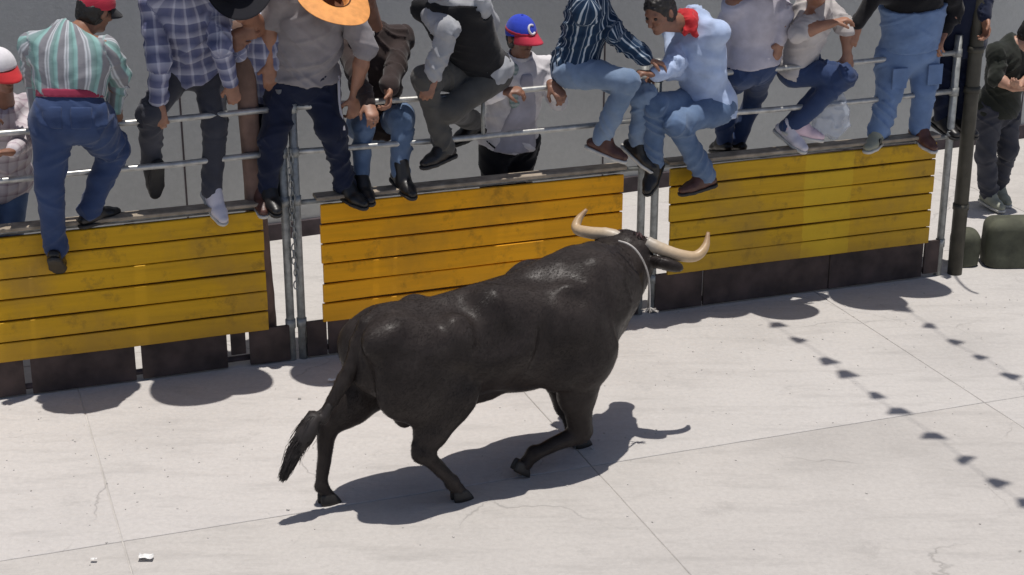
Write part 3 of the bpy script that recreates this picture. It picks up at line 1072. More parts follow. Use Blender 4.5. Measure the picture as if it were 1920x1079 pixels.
    # near foreleg, knee bent and hoof coming up behind
    f.add(cone(T(1.01, 0.17, 0.68), T(1.025, 0.15, 0.44), 0.165, 0.115, (T(0, 1, 0), 0.7)), 0.06)
    f.add(cone(T(1.025, 0.15, 0.45), T(1.055, 0.125, 0.215), 0.100, 0.062), 0.04)
    f.add(ell(T(1.058, 0.12, 0.195), T(0.062, 0.052, 0.064)), 0.025)
    f.add(cone(T(1.05, 0.12, 0.185), T(0.79, 0.10, 0.125), 0.050, 0.038), 0.02)
    f.add(ell(T(0.785, 0.10, 0.13), T(0.042, 0.038, 0.042)), 0.02)
    f.add(cone(T(0.785, 0.10, 0.13), T(0.735, 0.092, 0.075), 0.034, 0.038), 0.02)

    # head: turned away to the bull's left and lowered
    hp = T(1.485, -0.14, 1.085)                       # poll
    hd = T(0.60, -0.60, -0.55); hd /= np.linalg.norm(hd)
    hr = T(0.72, 0.69, 0.0); hr = hr - hd * (hr @ hd); hr /= np.linalg.norm(hr)   # towards the near horn
    hu = np.cross(hr, hd); hu = hu if hu[2] > 0 else -hu
    A = [hd, hr, hu]
    f.add(ell(hp + hd * 0.07, T(0.15, 0.125, 0.11), A), 0.05)
    f.add(cone(hp - hr * 0.10, hp + hr * 0.10, 0.055, 0.055), 0.04)
    f.add(cone(hp + hd * 0.12 - hu * 0.02, hp + hd * 0.40 - hu * 0.035, 0.110, 0.068, (hr, 0.92)), 0.05)
    f.add(cone(hp + hd * 0.14 - hu * 0.09, hp + hd * 0.33 - hu * 0.085, 0.075, 0.050), 0.04)
    f.add(ell(hp + hd * 0.42 - hu * 0.045, T(0.06, 0.072, 0.062), A), 0.03)
    for y in (-1, 1):
        f.add(ell(hp + hd * 0.16 + hr * 0.098 * y + hu * 0.03, T(0.04, 0.022, 0.03), A), 0.02)
        f.sub(ell(hp + hd * 0.47 + hr * 0.035 * y - hu * 0.03, T(0.014, 0.014, 0.014)), 0.01)
        # ears, drooping outwards behind the horns
        e0 = hp + hd * 0.035 + hr * 0.115 * y - hu * 0.045
        e1 = e0 + hr * 0.20 * y - hu * 0.03 - hd * 0.01
        mid = (e0 + e1) / 2
        ed = (e1 - e0) / np.linalg.norm(e1 - e0)
        en = np.cross(ed, hd); en /= np.linalg.norm(en)
        f.add(ell(mid, T(0.115, 0.068, 0.030), [ed, np.cross(en, ed), en]), 0.02)
    # tail: down over the rump, swung back and out
    tp = [T(-0.04, 0.0, 1.02), T(-0.105, -0.01, 0.995), T(-0.160, -0.015, 0.90), T(-0.195, -0.02, 0.79), b_px(646, 712, -0.03), b_px(624, 752, -0.04), b_px(604, 780, -0.05)]
    tr = [0.045, 0.047, 0.040, 0.034, 0.031, 0.028, 0.022]
    for i in range(len(tp) - 1):
        f.add(cone(tp[i], tp[i + 1], tr[i], tr[i + 1]), 0.012)
    for k in range(7):
        q = tp[0] + (tp[1] - tp[0]) * (k / 3.0) if k < 4 else tp[1] + (tp[2] - tp[1]) * ((k - 3) / 4.0)
        f.add(ell(q + T(-0.012, 0.012, 0.022), T(0.018, 0.022, 0.018)), 0.012)
    V, F = f.mesh()
    # loose skin and muscle relief
    n = vert_normals(V, F)
    d = (vnoise(V * 5.5) - 0.5) * 0.022 + (vnoise(V * 11.0 + 3) - 0.5) * 0.008 + (vnoise(V * 19.0 + 5) - 0.5) * 0.004
    neck = np.clip((V[:, 0] - 1.0) / 0.2, 0, 1) * np.clip((V[:, 2] - 0.55) / 0.1, 0, 1)
    d += neck * (1 - np.abs(2 * vnoise(np.stack([V[:, 0] * 16 + V[:, 2] * 5, V[:, 1] * 3, V[:, 2] * 4], 1)) - 1)) ** 2 * 0.007
    V = V + n * d[:, None]
    return V, F, (hp, hd, hr, hu, tp)


bv, bf, (hp, hd, hr, hu, tp) = bull_body()
bull_obj('body', bv, bf, M['hide'])


def coat(V, F, n, seed):
    """short hair lying back along the body"""
    rr = np.random.RandomState(seed)
    nf = np.cross(V[F[:, 2]] - V[F[:, 0]], V[F[:, 3]] - V[F[:, 1]])
    ar = np.linalg.norm(nf, axis=1)
    pick = rr.choice(len(F), n, p=ar / ar.sum())
    w = rr.dirichlet((1, 1, 1, 1), n)
    P = np.einsum('ij,ijk->ik', w, V[F[pick]])
    N_ = nf[pick] / (ar[pick][:, None] + 1e-12)
    flow = np.array([-0.85, 0.0, -0.45]) + rr.normal(0, 0.28, (n, 3)) + (np.stack([vnoise(P * 5 + 2), vnoise(P * 5 + 9), vnoise(P * 5 + 17)], 1) - 0.5) * 0.9
    flow = flow - N_ * np.sum(flow * N_, 1)[:, None]
    flow /= np.linalg.norm(flow, axis=1)[:, None] + 1e-9
    side = np.cross(N_, flow)
    L_ = rr.uniform(0.010, 0.019, n)[:, None]
    a = P - N_ * 0.001 - side * 0.0011
    b_ = P - N_ * 0.001 + side * 0.0011
    c_ = P + flow * L_ + N_ * L_ * rr.uniform(0.12, 0.34, n)[:, None]
    VV = np.stack([a, b_, c_], 1).reshape(-1, 3)
    return VV, np.arange(3 * n).reshape(-1, 3)


hv, hf3 = coat(bv, bf, 130000, 3)
o = bull_obj('coat_hair', hv, hf3, M['hide'])
o['kind'] = 'stuff'


def curve_pts(P, n):
    """Catmull-Rom through the points"""
    P = np.asarray(P, float)
    Q = np.vstack([2 * P[0] - P[1], P, 2 * P[-1] - P[-2]])
    out = []
    m = len(P) - 1
    for i in range(n):
        t = i / (n - 1) * m
        k = min(int(t), m - 1); u = t - k
        a, b_, c_, d = Q[k], Q[k + 1], Q[k + 2], Q[k + 3]
        out.append(0.5 * (2 * b_ + (c_ - a) * u + (2 * a - 5 * b_ + 4 * c_ - d) * u * u + (3 * b_ - a - 3 * c_ + d) * u ** 3))
    return np.array(out)


def horn(parent, pts):
    n = 26
    P = curve_pts(pts, n)
    t = np.linspace(0, 1, n)
    r = np.interp(t, [0, 0.12, 0.5, 0.8, 1.0], [0.036, 0.037, 0.032, 0.023, 0.009])
    r = r + 0.0012 * np.sin(t * 60) * (t < 0.35)
    V, F = tube(P, r, 14)
    wv = np.zeros((len(V), 3)); wv[:, 1] = np.repeat(t, 14)
    bull_obj('horn', V, F, M['horn'], wv)


HY = np.cross(hr, [0, 0, 1.0]); HY /= np.linalg.norm(HY)
hz = np.array([0, 0, 1.0])


def head_px(px, py, fwd=0.0):
    """point on the upright plane through both horns, in the bull's frame"""
    o = B_O + B_U * hp[0] + B_V * hp[1] + UPV * hp[2]
    hf_ = np.array([hd[0], hd[1]]) / math.hypot(hd[0], hd[1])
    o = o + (B_U * hf_[0] + B_V * hf_[1]) * fwd
    nrm = B_U * HY[0] + B_V * HY[1]
    D = ray(px, py)
    X = CC + D * (((o - CC) @ nrm) / (D @ nrm))
    d = X - B_O
    return np.array([d @ B_U, d @ B_V, d[2]])


horn(bull, [head_px(1168, 449), head_px(1140, 440), head_px(1108, 437, 0.02), head_px(1082, 430, 0.06), head_px(1084, 413, 0.10), head_px(1100, 393, 0.14)])
horn(bull, [head_px(1212, 455), head_px(1236, 466), head_px(1270, 478, 0.02), head_px(1303, 481, 0.06), head_px(1322, 464, 0.11), head_px(1328, 436, 0.16)])


def hoof(parent, c, fwd, tilt=0.0):
    m2 = MB()
    f_ = np.array([math.cos(fwd), math.sin(fwd), 0.0]); l_ = np.array([-f_[1], f_[0], 0.0])
    for sgn in (-1, 1):
        V, F = [], []
        rings = [(0.0, 0.036, 0.050), (0.02, 0.034, 0.047), (0.05, 0.028, 0.036), (0.062, 0.02, 0.026)]
        n = 14
        for (z, rl, rf) in rings:
            for k in range(n):
                th = 2 * math.pi * k / n
                x = rf * math.cos(th) + (0.014 if math.cos(th) > 0 else 0) * math.cos(th) - z * 0.35
                y = rl * 0.56 * math.sin(th)
                p = np.array([x, y, z])
                xr = p[0] * math.cos(tilt) + p[2] * math.sin(tilt)
                zr = -p[0] * math.sin(tilt) + p[2] * math.cos(tilt)
                V.append(c + f_ * xr + l_ * (p[1] + sgn * 0.0205) + np.array([0, 0, zr]))
        m_ = len(rings)
        for i in range(m_ - 1):
            for k in range(n):
                F.append((i * n + k, i * n + (k + 1) % n, (i + 1) * n + (k + 1) % n, (i + 1) * n + k))
        F.append(tuple(range(n - 1, -1, -1))); F.append(tuple((m_ - 1) * n + k for k in range(n)))
        m2.add(V, F)
    bull_obj('hoof', np.concatenate(m2.V), m2.F, M['hoof'])


hoof(bull, np.array([-0.295, -0.15, 0.0]), 0.0)
hoof(bull, np.array([0.315, 0.155, 0.0]), 0.0)
hoof(bull, np.array([1.195, -0.08, 0.0]), -0.1)
hoof(bull, np.array([0.70, 0.088, 0.03]), 0.1, 0.55)


def hair_tuft(name, parent, roots, flows, n, rad, seed, mat, spread):
    rr = np.random.RandomState(seed)
    m2 = MB()
    P = curve_pts(flows, 40)
    for i in range(n):
        t0 = rr.uniform(0, roots)
        t1 = min(1.0, t0 + rr.uniform(0.35, 0.85))
        off = np.clip(rr.normal(0, 0.8, 3), -1.3, 1.3) * spread
        wav, ph = rr.normal(0, 0.006, 3), rr.uniform(0, 6)
        k = 7
        pts = []
        for j in range(k):
            u = t0 + (t1 - t0) * j / (k - 1)
            q = P[int(u * 39)]
            w = math.sin(math.pi * min(1, (u + 0.05) * 0.9)) * 0.9 + 0.25
            pts.append(q + off * w * (0.25 + 0.75 * j / (k - 1)) + wav * math.sin(j * 1.3 + ph) + rr.normal(0, 0.001, 3))
        V, F = tube(pts, np.linspace(rad, rad * 0.25, k), 4, False)
        m2.add(V, F)
    return bull_obj(name, np.concatenate(m2.V), m2.F, mat)


tuft = [tp[5], tp[6], b_px(585, 790, -0.05), b_px(565, 825, -0.05), b_px(547, 860, -0.05), b_px(530, 897, -0.05)]
o = hair_tuft('tail_switch', bull, 0.55, tuft, 1700, 0.0033, 5, M['tailhair'], 0.027)
P = curve_pts(tuft, 18)
V, F = tube(P, np.interp(np.linspace(0, 1, 18), [0, 0.2, 0.55, 0.9, 1], [0.024, 0.036, 0.046, 0.022, 0.004]), 12)
n_ = vnoise(V * np.array([40, 40, 14.0])) - 0.5
V = V + (V - np.repeat(P, 12, 0)) * (n_ * 0.9)[:, None]
bull_obj('tail_core', V, F, M['tailhair'])
o = hair_tuft('sheath_hair', bull, 0.3, [np.array([0.37, 0.0, 0.47]), np.array([0.365, 0.0, 0.43]), np.array([0.355, 0.005, 0.385]), np.array([0.36, 0.0, 0.34])], 60, 0.003, 6, M['tailhair'], 0.012)
# curly forelock on the poll between the horns
rr = np.random.RandomState(12)
m2 = MB()
for i in range(420):
    q = hp + hr * rr.uniform(-0.11, 0.11) + hd * rr.uniform(-0.05, 0.12) + hu * 0.045
    q = q + hu * 0.02
    d = hu * rr.uniform(0.2, 1) + hr * rr.normal(0, 0.7) + hd * rr.normal(0.3, 0.7)
    d = d / np.linalg.norm(d) * rr.uniform(0.02, 0.04)
    cl = rr.normal(0, 0.008, 3)
    V, F = tube([q - hu * 0.02, q + d * 0.5 + cl, q + d + cl * 0.5 - hu * 0.01], [0.005, 0.004, 0.0015], 4, False); m2.add(V, F)
bull_obj('forelock', np.concatenate(m2.V), m2.F, M['forelock'])
for y in (-1, 1):
    e = hp + hd * 0.165 + hr * 0.112 * y + hu * 0.03
    f = Field(e - 0.025, e + 0.025, 0.003)
    f.add(ell(e, (0.017, 0.017, 0.017)))
    V, F = f.mesh()
    bull_obj('eye', V, F, M['eye'])

# rope round the neck with a loose end hanging down
pts = []
for k in range(22):
    th = -1.25 + 2.5 * k / 21
    pts.append(None)
nk = [b_px(1160, 452, 0.06), b_px(1178, 458, 0.11), b_px(1193, 470, 0.14), b_px(1206, 490, 0.13), b_px(1215, 515, 0.10), b_px(1218, 545, 0.08), b_px(1218, 580, 0.08)]
P = curve_pts(nk, 40)
Pw = np.array([BL(*q) for q in P])
V, F = tube(Pw, 0.0052, 8)
rp = thing('rope', 'pale rope looped over the bull neck with its loose end dangling', 'rope', Pw[0] * np.array([1, 1, 0]))
mesh_obj('strand', V, F, M['rope'], rp)
m2 = MB()
rr = np.random.RandomState(4)
for i in range(26):
    q = Pw[-1]
    d = np.array([rr.uniform(-0.05, 0.05), rr.uniform(-0.02, 0.02), -rr.uniform(0.0, 0.02)])
    V, F = tube([q + np.array([0, 0, 0.01]), q + d * 0.5, q + d], [0.003, 0.003, 0.002], 4, False); m2.add(V, F)
m2.build('frayed_end', M['rope'], rp)


# ================================================================== PEOPLE
TC = np.array([0.0, -1.0, 0.0])
HUMAN = dict(ua=0.285, fa=0.255, th=0.43, sh=0.415, ft=0.17)


def nrm(v):
    v = np.asarray(v, float)
    return v / np.linalg.norm(v)


def vec(a, t, z=0.0):
    return F_E * a + F_T * t + UPV * z


def spec_pt(sp, parent=None, L=None):
    if isinstance(sp, np.ndarray): return sp
    x, y, o = sp
    if isinstance(o, str): return reach(parent, L, x, y, o)
    return at_off(x, y, o)


def hand_prims(f, w, d, pn, sc, curl, spread=0.0, tw=1.0):
    """a palm, four bent fingers of different lengths and a thumb leaving the side of the palm"""
    d = nrm(d)
    pn = nrm(pn - d * (pn @ d))
    sx = nrm(np.cross(d, pn)) * tw
    p1 = w + d * 0.085 * sc
    f.add(cone(w - d * 0.01, w + d * 0.03 * sc, 0.026 * sc, 0.034 * sc, (pn, 0.6)), 0.012)
    f.add(cone(w + d * 0.03 * sc, p1 - d * 0.008, 0.038 * sc, 0.041 * sc, (pn, 0.36)), 0.012)
    for i, (u, l) in enumerate(((-0.031, 0.90), (-0.0105, 1.02), (0.0105, 0.97), (0.030, 0.78))):
        q = p1 + sx * u * sc - d * (0.006 if i in (0, 3) else 0) * sc
        ang = 0.0
        r0 = 0.0100 * sc
        dd = nrm(d + sx * u * spread * 10)
        for k, (ln, bd) in enumerate(((0.042, 0.62), (0.027, 0.95), (0.021, 0.65))):
            ang += bd * curl * (1 + 0.08 * i)
            v = dd * math.cos(ang) + pn * math.sin(ang)
            q2 = q + v * ln * l * sc
            f.add(cone(q, q2, r0, r0 * 0.92), 0.004)
            q, r0 = q2, r0 * 0.92
    q = w + d * 0.028 * sc - sx * 0.032 * sc
    v = nrm(d * 0.62 - sx * 0.62 + pn * (0.25 + 0.4 * curl))
    q2 = q + v * 0.042 * sc
    f.add(cone(q - v * 0.01, q2, 0.014 * sc, 0.011 * sc), 0.008)
    v = nrm(d * 0.75 - sx * (0.35 - 0.45 * curl) + pn * (0.3 + 0.6 * curl))
    f.add(cone(q2, q2 + v * 0.033 * sc, 0.011 * sc, 0.0088 * sc), 0.004)


def head_prims(f, c, F_, U_, sc):
    L_ = np.cross(U_, F_)
    A = [L_, F_, U_]
    f.add(ell(c + U_ * 0.018 * sc - F_ * 0.008, np.array([0.074, 0.094, 0.088]) * sc, A), 0.02)
    f.add(cone(c + F_ * 0.030 * sc - U_ * 0.02 * sc, c + F_ * 0.052 * sc - U_ * 0.088 * sc, 0.062 * sc, 0.036 * sc), 0.025)
    f.add(cone(c - L_ * 0.035 * sc + F_ * 0.082 * sc + U_ * 0.018 * sc, c + L_ * 0.035 * sc + F_ * 0.082 * sc + U_ * 0.018 * sc, 0.010, 0.010), 0.012)
    for y in (-1, 1):
        f.sub(ell(c + F_ * 0.098 * sc + L_ * 0.031 * y * sc - U_ * 0.002, np.array([0.018, 0.016, 0.011]) * sc, A), 0.010)
        f.add(ell(c + L_ * 0.077 * y * sc - F_ * 0.004 - U_ * 0.016 * sc, np.array([0.010, 0.020, 0.032]) * sc, A), 0.006)
        f.add(ell(c + F_ * 0.070 * sc + L_ * 0.040 * y * sc - U_ * 0.030 * sc, np.array([0.02, 0.018, 0.018]) * sc, A), 0.015)
    f.add(cone(c + F_ * 0.092 * sc + U_ * 0.004, c + F_ * 0.112 * sc - U_ * 0.032 * sc, 0.009 * sc, 0.015 * sc), 0.010)
    f.add(ell(c + F_ * 0.087 * sc - U_ * 0.060 * sc, np.array([0.024, 0.011, 0.007]) * sc, A), 0.005)
    f.add(ell(c + F_ * 0.085 * sc - U_ * 0.072 * sc, np.array([0.021, 0.011, 0.008]) * sc, A), 0.005)
    f.add(ell(c + F_ * 0.075 * sc - U_ * 0.102 * sc, np.array([0.022, 0.018, 0.018]) * sc, A), 0.012)


def lathe(prof, c, X, Y, Z, n=40, warp=None):
    V, F = [], []
    for (r, z) in prof:
        for k in range(n):
            th = 2 * math.pi * k / n
            dx, dy, dz = r * math.cos(th), r * math.sin(th), z
            if warp: dx, dy, dz = warp(dx, dy, dz, r, th)
            V.append(c + X * dx + Y * dy + Z * dz)
    m = len(prof)
    for i in range(m - 1):
        for k in range(n):
            k2 = (k + 1) % n
            F.append((i * n + k, i * n + k2, (i + 1) * n + k2, (i + 1) * n + k))
    return np.array(V), F


def brim_hat(parent, name, c, U_, F_, mat, lining, R_=0.30, crown=0.092, ch=0.125, curl=0.10, band=None):
    L_ = np.cross(U_, F_)
    T_ = 0.006

    def warp(x, y, z, r, th):
        t = max(0.0, (r - crown * 1.06) / (R_ - crown))
        z2 = z + curl * t ** 1.6 * (math.cos(th) ** 2) - 0.02 * t * math.sin(th) ** 2
        return x * (1 - 0.10 * t * abs(math.cos(th))), y * 1.12, z2
    prof = [(crown * 0.02, ch * 0.86), (crown * 0.45, ch * 0.92), (crown * 0.80, ch), (crown * 0.92, ch * 0.92), (crown * 0.98, ch * 0.4), (crown * 1.03, 0.012), (crown * 1.15, 0.002)]
    for k in range(1, 9):
        prof.append((crown * 1.15 + (R_ - crown * 1.15) * k / 8, 0.0))
    prof.append((R_ + 0.002, -T_ / 2))
    V, F = lathe(prof, c, L_, F_, U_, 44, warp)
    h = mesh_obj(name, V, F, mat, parent)
    inn = [(R_ + 0.001, -T_ / 2 - 0.001)]
    for k in range(7, 0, -1):
        inn.append((crown * 1.15 + (R_ - crown * 1.15) * k / 8, -T_))
    inn += [(crown * 1.05, -T_), (crown * 0.96, 0.0), (crown * 0.91, ch * 0.4), (crown * 0.85, ch * 0.88), (crown * 0.02, ch * 0.80)]
    V, F = lathe(inn, c, L_, F_, U_, 44, warp)
    mesh_obj('lining', V, F, lining, h)
    if band is not None:
        V, F = lathe([(crown * 1.035, 0.014), (crown * 1.05, 0.016), (crown * 1.035, 0.040), (crown * 1.01, 0.041)], c, L_, F_, U_, 44, warp)
        mesh_obj('hat_band', V, F, band, h)
    return h


def ball_cap(parent, c, F_, U_, crown_mat, bill_mat, sc=1.0, emblem=False, band_mat=None):
    F_ = nrm(F_ - U_ * (F_ @ U_))
    L_ = np.cross(U_, F_)
    A = [L_, F_, U_]
    hc = c + U_ * 0.018 * sc - F_ * 0.008
    f = Field(hc - 0.14, hc + 0.14, 0.006)
    f.add(ell(hc, np.array([0.088, 0.107, 0.108]) * sc, A))
    f.cut(hc - U_ * 0.012, nrm(-U_ + F_ * 0.30))
    V, F = f.mesh()
    bc = np.zeros((len(V), 3)); bc[:, 0] = V @ L_; bc[:, 1] = V @ U_
    cp = mesh_obj('cap', V, F, crown_mat, parent)
    V2, F2 = [], []
    n = 22
    # curved bill
    for i in range(6):
        t = i / 5.0
        for k in range(n):
            th = -1.25 + 2.5 * k / (n - 1)
            rx, ry = 0.086 * sc + 0.012 * t, 0.104 * sc + 0.082 * t * math.cos(th) ** 0.7 if math.cos(th) > 0 else 0.1
            x, y = rx * math.sin(th), ry * math.cos(th)
            z = 0.014 - 0.028 * t - 0.030 * (math.sin(th) ** 2) * t
            V2.append(hc + L_ * x + F_ * y + U_ * z)
    top = len(V2)
    V2 += [v - U_ * 0.006 for v in V2]
    for i in range(5):
        for k in range(n - 1):
            a, b_, c_, d = i * n + k, i * n + k + 1, (i + 1) * n + k + 1, (i + 1) * n + k
            F2.append((a, b_, c_, d)); F2.append((top + d, top + c_, top + b_, top + a))
    for k in range(n - 1):
        a, b_ = 5 * n + k, 5 * n + k + 1
        F2.append((a, b_, top + b_, top + a))
    mesh_obj('bill', np.array(V2), F2, bill_mat, cp)
    f = Field(hc - 0.14, hc + 0.14, 0.006)
    if band_mat is not None:
        f.add(ell(hc, np.array([0.0895, 0.1085, 0.11]) * sc, A))
        f.cut(hc + U_ * 0.006, -U_); f.cut(hc + U_ * 0.030, U_)
        V, F = f.mesh()
        mesh_obj('cap_band', V, F, band_mat, cp)
    V, F = tube([hc + U_ * 0.106 * sc, hc + U_ * 0.114 * sc], [0.009, 0.005], 8)
    mesh_obj('button', V, F, crown_mat, cp)
    if emblem:
        # a white letter C with a dark centre on the front of the crown
        pts = []
        for k in range(15):
            th = R(45) + R(270) * k / 14
            x, z = 0.024 * math.cos(th), 0.050 + 0.026 * math.sin(th)
            y = 0.107 * sc * math.sqrt(max(0.02, 1 - (x / 0.088) ** 2 - (z / 0.108) ** 2)) + 0.003
            pts.append(hc + L_ * x + F_ * y + U_ * z)
        V, F = tube(pts, 0.0075, 8)
        mesh_obj('letter_c', V, F, M['white'], cp)


def shoe(parent, an, toe, mat, sole_mat, big=1.0, stripes=False, high=False):
    """foot box, heel, collar and a separate sole"""
    d = toe - an
    d = nrm(d)
    up0 = UPV if abs(d[2]) < 0.75 else nrm(an - toe + UPV * 0.3)
    up = nrm(up0 - d * (up0 @ d))
    side = np.cross(d, up)
    ball = an + d * 0.115 * big - up * 0.055
    heel = an - d * 0.045 * big - up * 0.050
    tip = an + d * 0.170 * big - up * 0.060
    lo = np.minimum.reduce([heel, tip, an, ball]) - 0.12
    hi = np.maximum.reduce([heel, tip, an, ball]) + 0.16
    f = Field(lo, hi, 0.0075)
    f.add(cone(heel, ball, 0.037, 0.046, (up, 0.85)), 0.02)
    f.add(cone(ball, tip, 0.046, 0.034, (up, 0.75)), 0.02)
    f.add(cone(an + up * (0.06 if high else 0.015), an + d * 0.045 - up * 0.025, 0.049, 0.050), 0.03)
    f.cut(an - up * 0.083, -up)
    V, F = f.mesh()
    s = mesh_obj('shoe', V, F, mat, parent)
    f = Field(lo, hi, 0.0065)
    f.add(cone(heel - up * 0.03, ball - up * 0.026, 0.041, 0.050), 0.01)
    f.add(cone(ball - up * 0.026, tip - up * 0.02, 0.050, 0.039), 0.01)
    f.cut(an - up * 0.076, up); f.cut(an - up * 0.098, -up)
    V, F = f.mesh()
    mesh_obj('sole', V, F, sole_mat, s)
    if stripes:
        for k in range(3):
            q = an + d * (0.035 + 0.028 * k) - up * 0.045
            sg = 1 if (side @ (CC - an)) > 0 else -1
            V, F = box_pts(q + side * sg * 0.047, nrm(up - d * 0.35), d, side, 0.026, 0.0075, 0.004)
            mesh_obj('stripe', V, F, M['shoe_black'], s, False)
    return s


def person(label, pel, che, fwd, shirt, trousers, skin='skin', look=None, arms=(), legs=(), shoes=('shoe_black', 'sole_dark'), head=None,
           sc=1.0, girth=1.0, hat=None, belt=None, short=False, vest=None, seed=1, hair=True, tilt=None, hem=0.10, wide=1.0, extra=None, leg_mats=None, cuffs=True, collar=None):
    """arms: dicts with side (-1 image left, 1 right), el, wr, curl, palm; legs: dicts with side, kn, an, toe"""
    H = HUMAN
    pel = spec_pt(pel); che = spec_pt(che)
    up = nrm(che - pel)
    fwd = nrm(fwd)
    lat = nrm(np.cross(up, fwd))                 # to the figure's own right or left: made to point right in the picture
    sgn = 1.0 if lat @ F_E >= 0 else -1.0
    latR = lat * sgn
    fw = nrm(fwd - up * (fwd @ up))
    hd = spec_pt(head) if head is not None else che + nrm(up * 0.7 + UPV * 0.5 + fw * 0.15) * 0.255 * sc
    hf = nrm(look) if look is not None else fw
    hu = nrm((nrm(hd - che) * 0.7 + UPV * 0.5) if tilt is None else tilt)
    hf = nrm(hf - hu * (hf @ hu))
    g = girth
    A = [latR, fw, up]
    sh = {-1: che - latR * 0.175 * sc * wide - up * 0.045, 1: che + latR * 0.175 * sc * wide - up * 0.045}
    hip = {-1: pel - latR * 0.092 * sc - up * 0.03, 1: pel + latR * 0.092 * sc - up * 0.03}
    AR, LG = [], []
    for a in arms:
        s = a['side']
        e = spec_pt(a['el'], sh[s], H['ua'] * sc)
        w = spec_pt(a['wr'], e, H['fa'] * sc)
        # keep the limb from growing beyond an arm's length
        e = sh[s] + nrm(e - sh[s]) * min(np.linalg.norm(e - sh[s]), H['ua'] * sc * 1.12)
        w = e + nrm(w - e) * min(np.linalg.norm(w - e), H['fa'] * sc * 1.15)
        AR.append((s, e, w, a))
    for l in legs:
        s = l['side']
        k = spec_pt(l['kn'], hip[s], H['th'] * sc)
        an = spec_pt(l['an'], k, H['sh'] * sc)
        k = hip[s] + nrm(k - hip[s]) * min(np.linalg.norm(k - hip[s]), H['th'] * sc * 1.12)
        an = k + nrm(an - k) * min(np.linalg.norm(an - k), H['sh'] * sc * 1.12)
        t = an + nrm(l['toe']) * 0.17 if isinstance(l['toe'], np.ndarray) else spec_pt(l['toe'], an, 0.17)
        LG.append((s, k, an, t, l))
    pts = [pel, che, hd] + list(sh.values()) + list(hip.values()) + [q for (_, e, w, _a) in AR for q in (e, w)] + [q for (_, k, an, t, _l) in LG for q in (k, an, t)]
    lo, hi = np.min(pts, 0) - 0.24, np.max(pts, 0) + 0.24
    base = pel.copy(); base[2] = 0.0 if not LG else max(0.0, min(an[2] for (_, _, an, _, _) in LG) - 0.09)
    root = thing('person', label, 'person', base)

    # ---- body: one continuous figure
    f = Field(lo, hi, 0.0085)
    body = lambda F_, o, kk: _torso(F_, pel, che, up, latR, fw, A, sc, g, o, kk, sh, hip)
    _torso(f, pel, che, up, latR, fw, A, sc, g, 0.0, 0.05, sh, hip)
    nb = hd - hu * 0.085 * sc
    f.add(cone(che + up * 0.005, nb, 0.062 * sc, 0.054 * sc), 0.03)
    head_prims(f, hd, hf, hu, sc)
    for (s, e, w, a) in AR:
        f.add(cone(sh[s], e, 0.052 * sc, 0.041 * sc), 0.03)
        f.add(cone(e, e + (w - e) * 0.35, 0.042 * sc, 0.044 * sc), 0.02)
        f.add(cone(e + (w - e) * 0.35, w, 0.044 * sc, 0.028 * sc), 0.02)
        hdir = np.asarray(a.get('hand', w - e), float)
        pn = np.asarray(a.get('palm', -UPV + F_T * 0.2), float)
        if abs(nrm(pn) @ nrm(hdir)) > 0.96: pn = pn + F_T * 0.7 + F_E * 0.2
        hand_prims(f, w, hdir, pn, sc * 1.02, a.get('curl', 0.5), tw=a.get('thumb', 1.0))
    for (s, k, an, t, l) in LG:
        f.add(cone(hip[s], k, 0.078 * sc * g, 0.046 * sc), 0.035)
        f.add(cone(k, k + (an - k) * 0.35, 0.045 * sc, 0.046 * sc), 0.015)
        f.add(cone(k + (an - k) * 0.35, an, 0.046 * sc, 0.033 * sc), 0.015)
        fd = nrm(t - an)
        fu = UPV if abs(fd[2]) < 0.75 else nrm(an - t + UPV * 0.3)
        fu = nrm(fu - fd * (fu @ fd))
        f.add(cone(an, an + fd * 0.09 - fu * 0.052, 0.032, 0.020), 0.012)
    V, F = f.mesh()
    mesh_obj('body', V, F, M[skin], root)
    if head is None or True:
        L_ = np.cross(hu, hf)
        for y in (-1, 1):
            c = hd + hf * 0.083 * sc + L_ * 0.031 * y * sc - hu * 0.002
            f = Field(c - 0.02, c + 0.02, 0.0035); f.add(ell(c, (0.0115,) * 3)); V, F = f.mesh()
            mesh_obj('eye', V, F, M['eye'], root)
    if hair:
        f = Field(hd - 0.16, hd + 0.16, 0.006)
        L_ = np.cross(hu, hf)
        f.add(ell(hd + hu * 0.022 * sc - hf * 0.012, np.array([0.083, 0.103, 0.098]) * sc, [L_, hf, hu]))
        f.add(ell(hd - hf * 0.035 * sc - hu * 0.03 * sc, np.array([0.078, 0.072, 0.085]) * sc, [L_, hf, hu]), 0.02)
        f.cut(hd + hf * 0.062 * sc + hu * 0.03, nrm(hf - hu * 0.55))
        f.cut(hd - hu * 0.075 * sc, nrm(-hu + hf * 0.5))
        if hat: f.cut(hd + hu * 0.012 * sc, hu)
        V, F = f.mesh()
        n = vert_normals(V, F)
        V = V + n * ((vnoise(V * 60) - 0.5) * 0.012)[:, None]
        mesh_obj('hair', V, F, M['hair'], root)

    # ---- shirt
    bones = [(pel, che, 0.20, latR, 'torso')]
